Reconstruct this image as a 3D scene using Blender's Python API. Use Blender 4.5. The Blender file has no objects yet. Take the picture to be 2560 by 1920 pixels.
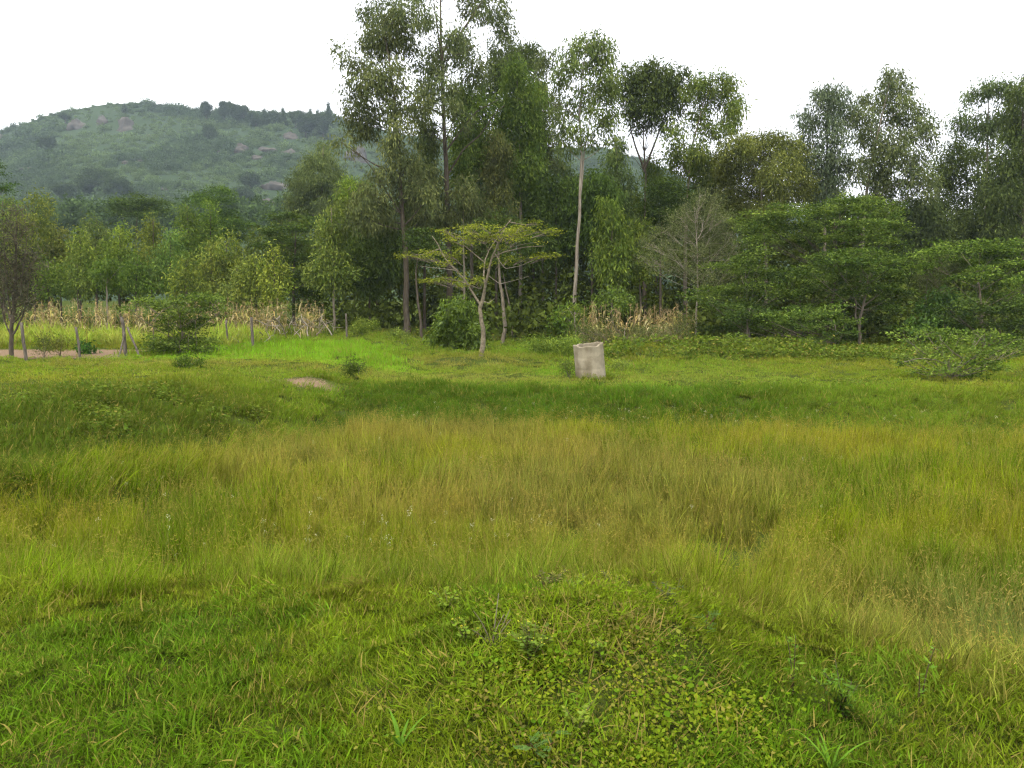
import bpy, math
import numpy as np
from mathutils import Vector

# ------------------------------------------------------------------ scene, camera, light
scene = bpy.context.scene
COL = scene.collection
F = 1930.0            # focal length in photo pixels (photo 2560 x 1920)
HOR = 820.0           # horizon row in the photo
EYE = 1.65
PITCH = math.atan((960 - HOR) / F)

cam_data = bpy.data.cameras.new('camera')
cam_data.sensor_fit = 'HORIZONTAL'
cam_data.angle_x = 2 * math.atan(1280 / F)
cam_data.clip_start = 0.05
cam_data.clip_end = 5000
cam = bpy.data.objects.new('camera', cam_data)
cam.location = (0, 0, EYE)
cam.rotation_euler = (math.pi / 2 - PITCH, 0, 0)
COL.objects.link(cam)
scene.camera = cam

SUN_EL, SUN_AZ = math.radians(62), math.radians(-150)     # azimuth measured from +Y towards +X
world = bpy.data.worlds.new('World')
scene.world = world
world.use_nodes = True
wn, wl = world.node_tree.nodes, world.node_tree.links
bg = wn['Background']
sky = wn.new('ShaderNodeTexSky')
sky.sky_type = 'NISHITA'
sky.sun_disc = False
sky.sun_elevation = SUN_EL
sky.sun_rotation = SUN_AZ
sky.dust_density = 5.0
wm = wn.new('ShaderNodeMix')                 # an even white cloud cover over the clear sky
wm.data_type = 'RGBA'
wm.inputs['Factor'].default_value = 0.85
wl.new(sky.outputs['Color'], wm.inputs['A'])
wm.inputs['B'].default_value = (9.0, 9.05, 9.3, 1)
wl.new(wm.outputs['Result'], bg.inputs['Color'])
bg.inputs['Strength'].default_value = 0.12

sun_data = bpy.data.lights.new('sun', 'SUN')
sun_data.energy = 1.5
sun_data.angle = math.radians(16)
sun_data.color = (1.0, 0.96, 0.88)
sun = bpy.data.objects.new('sun', sun_data)
sd = Vector((math.sin(SUN_AZ) * math.cos(SUN_EL), math.cos(SUN_AZ) * math.cos(SUN_EL), math.sin(SUN_EL)))
sun.rotation_euler = sd.to_track_quat('Z', 'Y').to_euler()
sun.location = sd * 60
COL.objects.link(sun)

vs = scene.view_settings
vs.view_transform = 'Standard'
vs.look = 'None'
vs.exposure = 1.12
vs.gamma = 1.0
vs.use_curve_mapping = False
cy = scene.cycles
cy.max_bounces = 4
cy.diffuse_bounces = 2
cy.glossy_bounces = 2
cy.transmission_bounces = 2
cy.volume_bounces = 0
cy.transparent_max_bounces = 4
cy.use_denoising = True
cy.denoising_input_passes = 'RGB_ALBEDO_NORMAL'
cy.denoising_prefilter = 'NONE'      # grass and leaves keep their fine grain
cy.adaptive_threshold = 0.02
cy.sample_clamp_indirect = 6
cy.filter_width = 1.3

# ------------------------------------------------------------------ numeric helpers
rng = np.random.default_rng(11)
def U(a, b, n=None): return rng.uniform(a, b, n)

def hash2(ix, iy, s):
    h = (ix.astype(np.int64) * 374761393 + iy.astype(np.int64) * 668265263 + s * 1442695041) & 0x7fffffff
    h = (h ^ (h >> 13)) * 1274126177 & 0x7fffffff
    return ((h ^ (h >> 16)) & 0xffff) / 65535.0

def vnoise(x, y, s=0):
    x = np.asarray(x, float); y = np.asarray(y, float)
    ix, iy = np.floor(x), np.floor(y)
    fx, fy = x - ix, y - iy
    fx = fx * fx * (3 - 2 * fx); fy = fy * fy * (3 - 2 * fy)
    a, b = hash2(ix, iy, s), hash2(ix + 1, iy, s)
    c, d = hash2(ix, iy + 1, s), hash2(ix + 1, iy + 1, s)
    return (a + (b - a) * fx) * (1 - fy) + (c + (d - c) * fx) * fy

def fbm(x, y, sc, s=0, o=4):
    t, amp, tot = 0, 1.0, 0
    for k in range(o):
        t = t + amp * vnoise(np.asarray(x) / sc * 2 ** k + 17.3 * k, np.asarray(y) / sc * 2 ** k + 5.1 * k, s + k)
        tot += amp; amp *= 0.5
    return t / tot            # 0..1

def sst(a, b, x):
    t = np.clip((np.asarray(x, float) - a) / (b - a), 0, 1)
    return t * t * (3 - 2 * t)

# the grassed pond basin: near bank, right side open, far bank, left bank
BASIN = np.array([(-9, 5.6), (-5.2, 5.0), (-2.9, 4.75), (-1.4, 4.85), (-0.5, 4.75), (0.2, 5.0), (1.0, 4.9), (1.55, 4.2), (2.0, 3.75),
                  (2.6, 3.45), (4.2, 3.1), (9, 2.7), (15, 3), (16, 14.4), (9, 14.4), (4, 15.2), (0, 15.9), (-3.0, 15.8),
                  (-4.2, 14.2), (-5.0, 11), (-5.5, 8.6), (-7, 7.4), (-10, 7.2)])

def sdf(px, py, poly=BASIN):
    """signed distance, negative inside"""
    px = np.asarray(px, float); py = np.asarray(py, float)
    d = np.full(px.shape, 1e9); ins = np.zeros(px.shape, bool)
    n = len(poly)
    for i in range(n):
        ax, ay = poly[i]; bx, by = poly[(i + 1) % n]
        ex, ey = bx - ax, by - ay
        t = np.clip(((px - ax) * ex + (py - ay) * ey) / (ex * ex + ey * ey), 0, 1)
        d = np.minimum(d, np.hypot(px - ax - t * ex, py - ay - t * ey))
        if ay != by:
            ins ^= ((ay > py) != (by > py)) & (px < (bx - ax) * (py - ay) / (by - ay) + ax)
    return np.where(ins, -d, d)

ZY = np.array([-40, 4, 12, 20.5, 23, 26, 30, 38, 45, 60, 90, 150, 260, 900])
ZV = np.array([0.0, 0, 0.02, 0.12, 0.15, 0.22, 0.34, 0.70, 1.08, 1.7, 3.2, 6.5, 9.0, 9.0])

def ground(x, y):
    x = np.asarray(x, float); y = np.asarray(y, float)
    z = np.interp(y, ZY, ZV)
    z = z + 0.42 * sst(-2.5, -8, x) * sst(8, 16, y)
    d = sdf(x, y)
    w = sst(8, 13, y)
    z = z - 0.55 * sst(0.25, -1.3, d) * (1 - w) - 0.62 * sst(3.4, -0.5, d) * w
    z = z + 0.33 * np.exp(-(((x - 0.36) / 0.78) ** 2 + ((y - 3.6) / 0.75) ** 2))          # weedy mound in front
    z = z + 0.20 * np.exp(-(((x + 1.2) / 2.0) ** 2 + ((y - 30) / 1.8) ** 2))               # mound under the umbrella tree
    z = z + 0.42 * np.exp(-((y - 33.0) / 1.4) ** 2) * sst(3, 5.5, x) * (1 - sst(11, 14, x))  # overgrown berm
    z = z + 0.22 * np.exp(-(((x + 4.8) / 0.75) ** 2 + ((y - 18.7) / 0.5) ** 2))             # bare earth heap
    b = (1 - np.exp(-np.maximum(d, 0))) * 0.6 + 0.4
    z = z + (fbm(x, y, 3.0, 3, 3) - 0.5) * 0.16 * b + (fbm(x, y, 0.9, 8, 1) - 0.5) * 0.02
    return z

def gz(x, y): return float(ground(np.array([x]), np.array([y]))[0])

SP, CP = math.sin(PITCH), math.cos(PITCH)
def P(px, py, Y):
    """world point seen at photo pixel (px,py) at distance Y ahead"""
    u, v = (px - 1280) / F, -(py - 960) / F
    d = np.array([u, CP + v * SP, -SP + v * CP])
    return np.array([0, 0, EYE]) + d * (Y / d[1])

def XG(px, Y): return float(P(px, 860, Y)[0])

# ------------------------------------------------------------------ mesh helpers
def new_mesh(name, V, Q, smooth=False):
    V = np.ascontiguousarray(V, dtype=np.float32).reshape(-1, 3); Q = np.ascontiguousarray(Q, dtype=np.int32).reshape(-1, 4)
    me = bpy.data.meshes.new(name)
    me.vertices.add(len(V)); me.vertices.foreach_set('co', V.ravel())
    me.loops.add(len(Q) * 4); me.loops.foreach_set('vertex_index', Q.ravel())
    me.polygons.add(len(Q))
    me.polygons.foreach_set('loop_start', np.arange(0, len(Q) * 4, 4, dtype=np.int32))
    if smooth: me.polygons.foreach_set('use_smooth', np.ones(len(Q), bool))
    me.update(calc_edges=True)
    return me

def face_color(me, name, C):
    a = me.attributes.new(name, 'FLOAT_COLOR', 'FACE')
    C = np.asarray(C, np.float32)
    if C.shape[1] == 3: C = np.hstack([C, np.ones((len(C), 1), np.float32)])
    a.data.foreach_set('color', np.ascontiguousarray(C).ravel())

def face_float(me, name, v):
    a = me.attributes.new(name, 'FLOAT', 'FACE')
    a.data.foreach_set('value', np.ascontiguousarray(v, dtype=np.float32))

def obj(name, me, mat, parent=None, link=True):
    o = bpy.data.objects.new(name, me)
    if mat is not None: me.materials.append(mat)
    if link: COL.objects.link(o)
    if parent is not None: o.parent = parent
    return o

def empty(name, loc=(0, 0, 0)):
    o = bpy.data.objects.new(name, None)
    o.empty_display_size = 0.2
    o.location = loc
    COL.objects.link(o)
    return o

def tag(o, label, cat, group=None, kind=None):
    o['label'] = label
    if cat: o['category'] = cat
    if group: o['group'] = group
    if kind: o['kind'] = kind
    return o

class Geo:
    """collects quads"""
    def __init__(s): s.V = []; s.Q = []; s.C = []; s.n = 0
    def add(s, V, Q, C=None):
        V = np.asarray(V, float).reshape(-1, 3); Q = np.asarray(Q, int).reshape(-1, 4)
        s.V.append(V); s.Q.append(Q + s.n); s.n += len(V)
        if C is not None:
            C = np.asarray(C, float)
            s.C.append(np.broadcast_to(C, (len(Q), 3)) if C.ndim == 1 else C)
    def tube(s, pts, rad, k=6, C=None, cap=True, wob=0.0):
        pts = np.asarray(pts, float); rad = np.broadcast_to(np.asarray(rad, float), (len(pts),)).copy()
        if cap:
            pts = np.vstack([pts, pts[-1:] + (pts[-1:] - pts[-2:-1]) * 1e-3]); rad = np.append(rad, rad[-1] * 0.02)
        n = len(pts)
        T = np.gradient(pts, axis=0); T /= np.linalg.norm(T, axis=1, keepdims=True) + 1e-9
        ref = np.array([0.0, 0, 1]) if abs(T[:, 2]).mean() < 0.8 else np.array([1.0, 0, 0])
        A = np.cross(T, ref); A /= np.linalg.norm(A, axis=1, keepdims=True) + 1e-9
        B = np.cross(T, A)
        th = np.arange(k) * 2 * math.pi / k
        r = rad[:, None] * (1 + wob * (rng.random((n, k)) - 0.5))
        V = pts[:, None, :] + r[:, :, None] * (np.cos(th)[None, :, None] * A[:, None, :] + np.sin(th)[None, :, None] * B[:, None, :])
        i = np.arange(n - 1)[:, None] * k; j = np.arange(k)[None, :]; j2 = (j + 1) % k
        Q = np.stack([i + j, i + j2, i + k + j2, i + k + j], -1).reshape(-1, 4)
        s.add(V.reshape(-1, 3), Q, C)
    def mesh(s, name, smooth=False):
        me = new_mesh(name, np.vstack(s.V), np.vstack(s.Q), smooth)
        if s.C: face_color(me, 'col', np.vstack(s.C))
        return me

def norm(a): return a / (np.linalg.norm(a, axis=-1, keepdims=True) + 1e-9)

def leaf_quads(Pt, D, N, L, W):
    """rhombic leaves"""
    D = norm(D); S = norm(np.cross(D, N))
    L = np.asarray(L)[:, None]; W = np.asarray(W)[:, None]
    mid = Pt + D * L * 0.42
    V = np.stack([Pt, mid + S * W * 0.5, Pt + D * L, mid - S * W * 0.5], 1)
    n = len(Pt)
    return V.reshape(-1, 3), np.arange(n * 4).reshape(-1, 4)

def bezier(a, b, c, n=6):
    t = np.linspace(0, 1, n)[:, None]
    return (1 - t) ** 2 * np.asarray(a) + 2 * t * (1 - t) * np.asarray(b) + t * t * np.asarray(c)

# ------------------------------------------------------------------ materials
def nt(name):
    m = bpy.data.materials.new(name); m.use_nodes = True
    t = m.node_tree; t.nodes.clear()
    out = t.nodes.new('ShaderNodeOutputMaterial')
    return m, t, out

def leaf_mat(name, trans=0.35, gloss=0.0, instanced=False):
    m, t, out = nt(name); N, Lk = t.nodes, t.links
    if instanced:
        a = N.new('ShaderNodeAttribute'); a.attribute_type = 'INSTANCER'; a.attribute_name = 'gcol'
        b = N.new('ShaderNodeAttribute'); b.attribute_name = 'col'
        mu = N.new('ShaderNodeMix'); mu.data_type = 'RGBA'; mu.blend_type = 'MULTIPLY'; mu.inputs['Factor'].default_value = 1
        Lk.new(a.outputs['Color'], mu.inputs['A']); Lk.new(b.outputs['Color'], mu.inputs['B'])
        d = N.new('ShaderNodeAttribute'); d.attribute_name = 'dry'
        mx = N.new('ShaderNodeMix'); mx.data_type = 'RGBA'
        Lk.new(d.outputs['Fac'], mx.inputs['Factor']); Lk.new(mu.outputs['Result'], mx.inputs['A'])
        mx.inputs['B'].default_value = (0.31, 0.25, 0.06, 1)
        colour = mx.outputs['Result']
    else:
        a = N.new('ShaderNodeAttribute'); a.attribute_name = 'col'
        colour = a.outputs['Color']
    df = N.new('ShaderNodeBsdfDiffuse'); tr = N.new('ShaderNodeBsdfTranslucent'); mix = N.new('ShaderNodeMixShader')
    Lk.new(colour, df.inputs['Color']); Lk.new(colour, tr.inputs['Color'])
    mix.inputs[0].default_value = trans
    Lk.new(df.outputs[0], mix.inputs[1]); Lk.new(tr.outputs[0], mix.inputs[2])
    last = mix
    if gloss > 0:
        g = N.new('ShaderNodeBsdfGlossy'); g.inputs['Roughness'].default_value = 0.45; g.inputs['Color'].default_value = (1, 1, 1, 1)
        m2 = N.new('ShaderNodeMixShader'); m2.inputs[0].default_value = gloss
        Lk.new(mix.outputs[0], m2.inputs[1]); Lk.new(g.outputs[0], m2.inputs[2]); last = m2
    Lk.new(last.outputs[0], out.inputs['Surface'])
    return m

def noise_mat(name, c1, c2, scale=4.0, c3=None, rough=0.9, bump=0.3, detail=6, stretch=(1, 1, 1)):
    m, t, out = nt(name); N, Lk = t.nodes, t.links
    tc = N.new('ShaderNodeTexCoord'); mp = N.new('ShaderNodeMapping'); mp.inputs['Scale'].default_value = stretch
    Lk.new(tc.outputs['Object'], mp.inputs['Vector'])
    nz = N.new('ShaderNodeTexNoise'); nz.inputs['Scale'].default_value = scale; nz.inputs['Detail'].default_value = detail
    Lk.new(mp.outputs[0], nz.inputs['Vector'])
    cr = N.new('ShaderNodeValToRGB')
    cr.color_ramp.elements[0].position = 0.32; cr.color_ramp.elements[0].color = (*c1, 1)
    cr.color_ramp.elements[1].position = 0.68; cr.color_ramp.elements[1].color = (*c2, 1)
    if c3 is not None:
        e = cr.color_ramp.elements.new(0.5); e.color = (*c3, 1)
    Lk.new(nz.outputs['Fac'], cr.inputs['Fac'])
    b = N.new('ShaderNodeBsdfPrincipled'); b.inputs['Roughness'].default_value = rough
    b.inputs['Specular IOR Level'].default_value = 0.2
    Lk.new(cr.outputs['Color'], b.inputs['Base Color'])
    bp = N.new('ShaderNodeBump'); bp.inputs['Strength'].default_value = bump; bp.inputs['Distance'].default_value = 0.03
    Lk.new(nz.outputs['Fac'], bp.inputs['Height']); Lk.new(bp.outputs[0], b.inputs['Normal'])
    Lk.new(b.outputs[0], out.inputs['Surface'])
    return m

M_LEAF = leaf_mat('leaf', 0.26)
M_GLOSSLEAF = leaf_mat('broad_leaf', 0.28, 0.012)
M_GRASS = leaf_mat('grass_blade', 0.38, 0.0, True)
M_BARK_GREY = noise_mat('bark_grey_brown', (0.085, 0.068, 0.046), (0.21, 0.175, 0.125), 5, stretch=(3, 3, 0.6))
M_BARK_DARK = noise_mat('bark_dark', (0.045, 0.035, 0.024), (0.105, 0.085, 0.058), 5, stretch=(3, 3, 0.6))
M_BARK_PALE = noise_mat('bark_pale_eucalyptus', (0.12, 0.095, 0.065), (0.27, 0.235, 0.18), 4, stretch=(3, 3, 0.4))
M_BARK_TAN = noise_mat('bark_tan_knobbly', (0.10, 0.08, 0.052), (0.25, 0.21, 0.14), 9, bump=0.9)
M_DEAD = noise_mat('dead_wood', (0.15, 0.125, 0.09), (0.34, 0.29, 0.22), 7)
M_POST = noise_mat('weathered_post', (0.06, 0.05, 0.038), (0.16, 0.135, 0.105), 8, stretch=(4, 4, 0.5))
M_ROCK = noise_mat('granite', (0.050, 0.046, 0.038), (0.110, 0.098, 0.080), 0.25, bump=0.6)

# ground material: thatch and soil, with bare earth where the 'soil' attribute says so
def ground_mat():
    m, t, out = nt('ground_soil'); N, Lk = t.nodes, t.links
    tc = N.new('ShaderNodeTexCoord')
    nz = N.new('ShaderNodeTexNoise'); nz.inputs['Scale'].default_value = 2.2; nz.inputs['Detail'].default_value = 8
    n2 = N.new('ShaderNodeTexNoise'); n2.inputs['Scale'].default_value = 26; n2.inputs['Detail'].default_value = 6
    Lk.new(tc.outputs['Object'], nz.inputs['Vector']); Lk.new(tc.outputs['Object'], n2.inputs['Vector'])
    g = N.new('ShaderNodeValToRGB')
    g.color_ramp.elements[0].position = 0.3; g.color_ramp.elements[0].color = (0.045, 0.052, 0.013, 1)
    g.color_ramp.elements[1].position = 0.7; g.color_ramp.elements[1].color = (0.058, 0.082, 0.013, 1)
    Lk.new(nz.outputs['Fac'], g.inputs['Fac'])
    s = N.new('ShaderNodeValToRGB')
    s.color_ramp.elements[0].position = 0.3; s.color_ramp.elements[0].color = (0.13, 0.09, 0.055, 1)
    s.color_ramp.elements[1].position = 0.75; s.color_ramp.elements[1].color = (0.25, 0.175, 0.115, 1)
    Lk.new(n2.outputs['Fac'], s.inputs['Fac'])
    at = N.new('ShaderNodeAttribute'); at.attribute_name = 'soil'
    ad = N.new('ShaderNodeMath'); ad.operation = 'ADD'
    mm = N.new('ShaderNodeMath'); mm.operation = 'MULTIPLY_ADD'; mm.inputs[1].default_value = 0.7; mm.inputs[2].default_value = -0.35
    Lk.new(n2.outputs['Fac'], mm.inputs[0]); Lk.new(at.outputs['Fac'], ad.inputs[0]); Lk.new(mm.outputs[0], ad.inputs[1])
    rp = N.new('ShaderNodeMapRange'); rp.inputs['From Min'].default_value = 0.35; rp.inputs['From Max'].default_value = 0.65
    Lk.new(ad.outputs[0], rp.inputs['Value'])
    mx = N.new('ShaderNodeMix'); mx.data_type = 'RGBA'
    Lk.new(rp.outputs[0], mx.inputs['Factor']); Lk.new(g.outputs['Color'], mx.inputs['A']); Lk.new(s.outputs['Color'], mx.inputs['B'])
    b = N.new('ShaderNodeBsdfDiffuse'); Lk.new(mx.outputs['Result'], b.inputs['Color'])
    bp = N.new('ShaderNodeBump'); bp.inputs['Strength'].default_value = 0.7; bp.inputs['Distance'].default_value = 0.04
    Lk.new(n2.outputs['Fac'], bp.inputs['Height']); Lk.new(bp.outputs[0], b.inputs['Normal'])
    Lk.new(b.outputs[0], out.inputs['Surface'])
    return m

def soil_at(x, y):
    x = np.asarray(x, float); y = np.asarray(y, float)
    s = np.exp(-(((x + 5.1) / 1.0) ** 2 + ((y - 18.3) / 0.36) ** 2)) * 1.05 * (.55 + .9 * fbm(x, y, .5, 301))
    s = np.maximum(s, 0.75 * np.exp(-(((x + 7.4) / 0.9) ** 2 + ((y - 17.8) / 0.3) ** 2)))
    s = np.maximum(s, 1.0 * sst(-12.6, -14.2, x + 0.06 * (y - 28)) * sst(25.6, 26.6, y) * (1 - sst(29.5, 31.5, y)))
    s = np.maximum(s, 0.42 * np.exp(-(((x + 2.9) / 1.3) ** 2 + ((y - 29.4) / 0.5) ** 2)))
    s = np.maximum(s, 0.25 * np.exp(-(((x + 1.0) / 1.1) ** 2 + ((y - 29.2) / 0.7) ** 2)))
    s = np.maximum(s, 0.5 * np.exp(-(((x - 12.0) / 2.0) ** 2 + ((y - 18.2) / 0.5) ** 2)))
    s = np.maximum(s, 0.45 * np.exp(-(((x - 3.0) / 0.6) ** 2 + ((y - 21.9) / 0.3) ** 2)))
    return s

# ------------------------------------------------------------------ ground and hill
def build_ground():
    u = np.linspace(-1, 1, 260); xs = 1200 * np.sinh(6.6 * u) / math.sinh(6.6)
    v = np.linspace(-0.42, 1, 330); ys = 5 + 1500 * np.sinh(7.4 * v) / math.sinh(7.4)
    X, Y = np.meshgrid(xs, ys)
    Z = ground(X, Y) - .012
    n, k = X.shape[1], X.shape[0]
    V = np.stack([X, Y, Z], -1).reshape(-1, 3)
    i = np.arange(k - 1)[:, None] * n; j = np.arange(n - 1)[None, :]
    Q = np.stack([i + j, i + j + 1, i + n + j + 1, i + n + j], -1).reshape(-1, 4)
    me = new_mesh('ground', V, Q, True)
    a = me.attributes.new('soil', 'FLOAT', 'POINT')
    a.data.foreach_set('value', soil_at(V[:, 0], V[:, 1]).astype(np.float32))
    o = obj('ground', me, ground_mat()); o['kind'] = 'structure'
    o['label'] = 'uneven grassy ground with a shallow dry pond basin'
build_ground()

RX = np.array([-1500, -700, -300, 0, 60, 150, 220, 310, 370, 440, 540, 700, 820, 900, 1000, 1200, 1350, 1500, 1600, 1750, 1900, 2200, 2560, 3400, 4600])
RYp = np.array([560, 480, 400, 352, 332, 300, 286, 274, 272, 281, 293, 297, 298, 318, 345, 368, 380, 378, 410, 470, 530, 580, 600, 640, 680])
R_BASE, R_TOP = 190.0, 540.0
def hill_z(t, r):
    """t = x/y, r = distance ahead"""
    px = 1280 + t * F
    ridge_py = np.interp(px, RX, RYp)
    ang = (HOR - ridge_py) / F
    s = np.clip((r - R_BASE) / (R_TOP - R_BASE), 0, 1)
    e0 = (5.0 - EYE) / R_BASE
    x = t * r
    ztop = EYE + ang * R_TOP
    nz_ = (fbm(x, r, 85, 31, 4) - 0.5) * 0.10 + (fbm(x, r, 22, 41, 3) - 0.5) * 0.022
    e = e0 + (ang - e0) * (s ** .85 + nz_ * 2.2 * np.clip(1 - s, 0, 1) ** .7 * sst(0, .12, s))
    z = EYE + np.minimum(e, ang) * r
    z = np.where(r > R_TOP, ztop - (r - R_TOP) * 0.55, z)
    z = z + (fbm(x, r, 14, 47, 3) - 0.5) * 2.0
    return z

def hill_mat():
    m, t, out = nt('hill_scrub'); N, Lk = t.nodes, t.links
    tc = N.new('ShaderNodeTexCoord')
    n1 = N.new('ShaderNodeTexNoise'); n1.inputs['Scale'].default_value = 0.02; n1.inputs['Detail'].default_value = 10; n1.inputs['Roughness'].default_value = 0.65
    Lk.new(tc.outputs['Object'], n1.inputs['Vector'])
    r = N.new('ShaderNodeValToRGB')
    r.color_ramp.elements[0].position = 0.35; r.color_ramp.elements[0].color = (0.034, 0.052, 0.026, 1)
    r.color_ramp.elements[1].position = 0.66; r.color_ramp.elements[1].color = (0.046, 0.068, 0.032, 1)
    Lk.new(n1.outputs['Fac'], r.inputs['Fac'])
    b = N.new('ShaderNodeBsdfDiffuse'); Lk.new(r.outputs['Color'], b.inputs['Color'])
    Lk.new(b.outputs[0], out.inputs['Surface'])
    return m

def build_hill():
    ts = np.linspace(-1.5, 1.75, 280); rs = np.concatenate([np.linspace(R_BASE - 20, R_TOP, 120), np.linspace(R_TOP + 8, 800, 14)])
    T, R = np.meshgrid(ts, rs)
    Z = hill_z(T, R)
    V = np.stack([T * R, R, Z], -1).reshape(-1, 3)
    n, k = T.shape[1], T.shape[0]
    i = np.arange(k - 1)[:, None] * n; j = np.arange(n - 1)[None, :]
    Q = np.stack([i + j, i + j + 1, i + n + j + 1, i + n + j], -1).reshape(-1, 4)
    o = obj('hill', new_mesh('hill', V, Q, True), hill_mat()); o['kind'] = 'structure'
    o['label'] = 'hazy scrub covered hill rising behind the trees'
build_hill()

# ------------------------------------------------------------------ scatter (geometry nodes) for uncountable growth
def scatter(name, label, cat, protos, pts, rot, scl, gcol, mat):
    pc = bpy.data.collections.new(name + '_sources')             # never linked to the scene
    for i, me in enumerate(protos):
        if not me.materials: me.materials.append(mat)
        pc.objects.link(bpy.data.objects.new('%s_source_%02d' % (name, i), me))
    n = len(pts)
    me = bpy.data.meshes.new(name)
    me.vertices.add(n); me.vertices.foreach_set('co', np.ascontiguousarray(pts, dtype=np.float32).ravel())
    def vec(nm, A):
        a = me.attributes.new(nm, 'FLOAT_VECTOR', 'POINT'); a.data.foreach_set('vector', np.ascontiguousarray(A, dtype=np.float32).ravel())
    vec('rot', rot); vec('scl', scl)
    a = me.attributes.new('gcol', 'FLOAT_COLOR', 'POINT')
    a.data.foreach_set('color', np.ascontiguousarray(np.hstack([gcol, np.ones((n, 1))]), dtype=np.float32).ravel())
    a = me.attributes.new('pick', 'INT', 'POINT'); a.data.foreach_set('value', rng.integers(0, len(protos), n).astype(np.int32))
    o = bpy.data.objects.new(name, me); COL.objects.link(o)
    ng = bpy.data.node_groups.new(name, 'GeometryNodeTree')
    ng.interface.new_socket('Geometry', in_out='INPUT', socket_type='NodeSocketGeometry')
    ng.interface.new_socket('Geometry', in_out='OUTPUT', socket_type='NodeSocketGeometry')
    gi, go = ng.nodes.new('NodeGroupInput'), ng.nodes.new('NodeGroupOutput')
    ci = ng.nodes.new('GeometryNodeCollectionInfo'); ci.inputs['Collection'].default_value = pc
    ci.inputs['Separate Children'].default_value = True; ci.inputs['Reset Children'].default_value = True
    ip = ng.nodes.new('GeometryNodeInstanceOnPoints'); ip.inputs['Pick Instance'].default_value = True
    def attr(nm, ty):
        x = ng.nodes.new('GeometryNodeInputNamedAttribute'); x.data_type = ty; x.inputs['Name'].default_value = nm
        return x.outputs['Attribute']
    L = ng.links
    L.new(gi.outputs[0], ip.inputs['Points']); L.new(ci.outputs[0], ip.inputs['Instance'])
    L.new(attr('pick', 'INT'), ip.inputs['Instance Index'])
    e2r = ng.nodes.new('FunctionNodeEulerToRotation'); L.new(attr('rot', 'FLOAT_VECTOR'), e2r.inputs[0])
    L.new(e2r.outputs[0], ip.inputs['Rotation'])
    L.new(attr('scl', 'FLOAT_VECTOR'), ip.inputs['Scale'])
    L.new(ip.outputs[0], go.inputs[0])
    md = o.modifiers.new('scatter', 'NODES'); md.node_group = ng
    tag(o, label, cat, kind='stuff')
    return o

def blades(n, rad, L, W, lean=0.35, curl=0.5, seg=4, dryp=0.12, bri=(0.7, 1.25), heads=0, headL=0.6, headcol=(1.7, 1.15, 1.6), sub=0, subr=0.07):
    """one clump of grass blades; per-face 'col' multiplier and 'dry' share"""
    V, Q, C, D = [], [], [], []
    off = 0
    def spot(R):
        a, r = U(0, 2 * math.pi), R * math.sqrt(rng.random())
        return np.array([math.cos(a) * r, math.sin(a) * r, 0.0])
    tufts = [(spot(rad), U(.75, 1.2), U(.75, 1.2), U(0, .22)) for _ in range(sub)]
    for i in range(n + heads):
        head = i >= n
        if sub:
            tb, tl, tc_, td = tufts[i % sub]
            base = tb + spot(subr) - np.array([0, 0, .015])
        else:
            tl, tc_, td = 1, 1, .25
            base = spot(rad) - np.array([0, 0, .02])
        az = U(0, 2 * math.pi)
        ln = U(*L) * tl if not head else headL * U(0.8, 1.1)
        w = U(*W) if not head else U(*W) * 0.4
        le = lean * U(0.2, 1.4) * (0.5 if head else 1)
        cu = curl * U(0.2, 1.5) * (0.35 if head else 1)
        d = np.array([math.cos(az), math.sin(az), 0.0])
        yaw = U(0, math.pi)
        s = np.array([math.cos(az + math.pi / 2 + U(-.6, .6)), math.sin(az + math.pi / 2 + U(-.6, .6)), 0])
        t = np.linspace(0, 1, seg + 1)
        ang = le + cu * t ** 1.5
        stp = ln / seg
        pz = np.concatenate([[0], np.cumsum(np.cos(ang[1:]) * stp)]); ph = np.concatenate([[0], np.cumsum(np.sin(ang[1:]) * stp)])
        c = base + d * ph[:, None] + np.array([0, 0, 1.0]) * pz[:, None]
        ww = w * np.array([0.75, 1.0, 0.9, 0.6, 0.06]) if seg == 4 else w * np.interp(t, [0, .4, 1], [.8, 1, .06])
        vv = np.stack([c - s * ww[:, None] / 2, c + s * ww[:, None] / 2], 1).reshape(-1, 3)
        qq = np.array([[2 * k, 2 * k + 1, 2 * k + 3, 2 * k + 2] for k in range(seg)])
        V.append(vv); Q.append(qq + off); off += len(vv)
        b = U(*bri) * tc_
        cc = np.array([b, b * U(.94, 1.06), b * U(.8, 1.2)])
        C += [cc] * seg
        dr = U(.6, 1) if rng.random() < dryp else U(0, td)
        if head: dr = U(.2, .7)
        D += [min(1, dr + (.15 if k == 0 else 0)) for k in range(seg)]
        if head:                                           # loose seed head
            for k in range(7):
                q = c[-1] + np.array([U(-.03, .03), U(-.03, .03), -U(0, .16)])
                dd = np.array([U(-1, 1), U(-1, 1), U(.1, 1)])
                v1, q1 = leaf_quads(q[None], norm(dd)[None], rng.normal(size=(1, 3)), [U(.018, .04)], [U(.003, .006)])
                V.append(v1); Q.append(q1 + off); off += 4
                C.append(np.array(headcol) * U(.8, 1.2)); D.append(U(.3, .8))
    me = new_mesh('grass_clump', np.vstack(V), np.vstack(Q), False)
    face_color(me, 'col', np.array(C)); face_float(me, 'dry', np.array(D))
    return me

def points_in(area_fn, x0, x1, y0, y1, per_m2):
    n = int((x1 - x0) * (y1 - y0) * per_m2)
    x, y = U(x0, x1, n), U(y0, y1, n)
    k = rng.random(n) < area_fn(x, y)
    return x[k], y[k]

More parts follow.
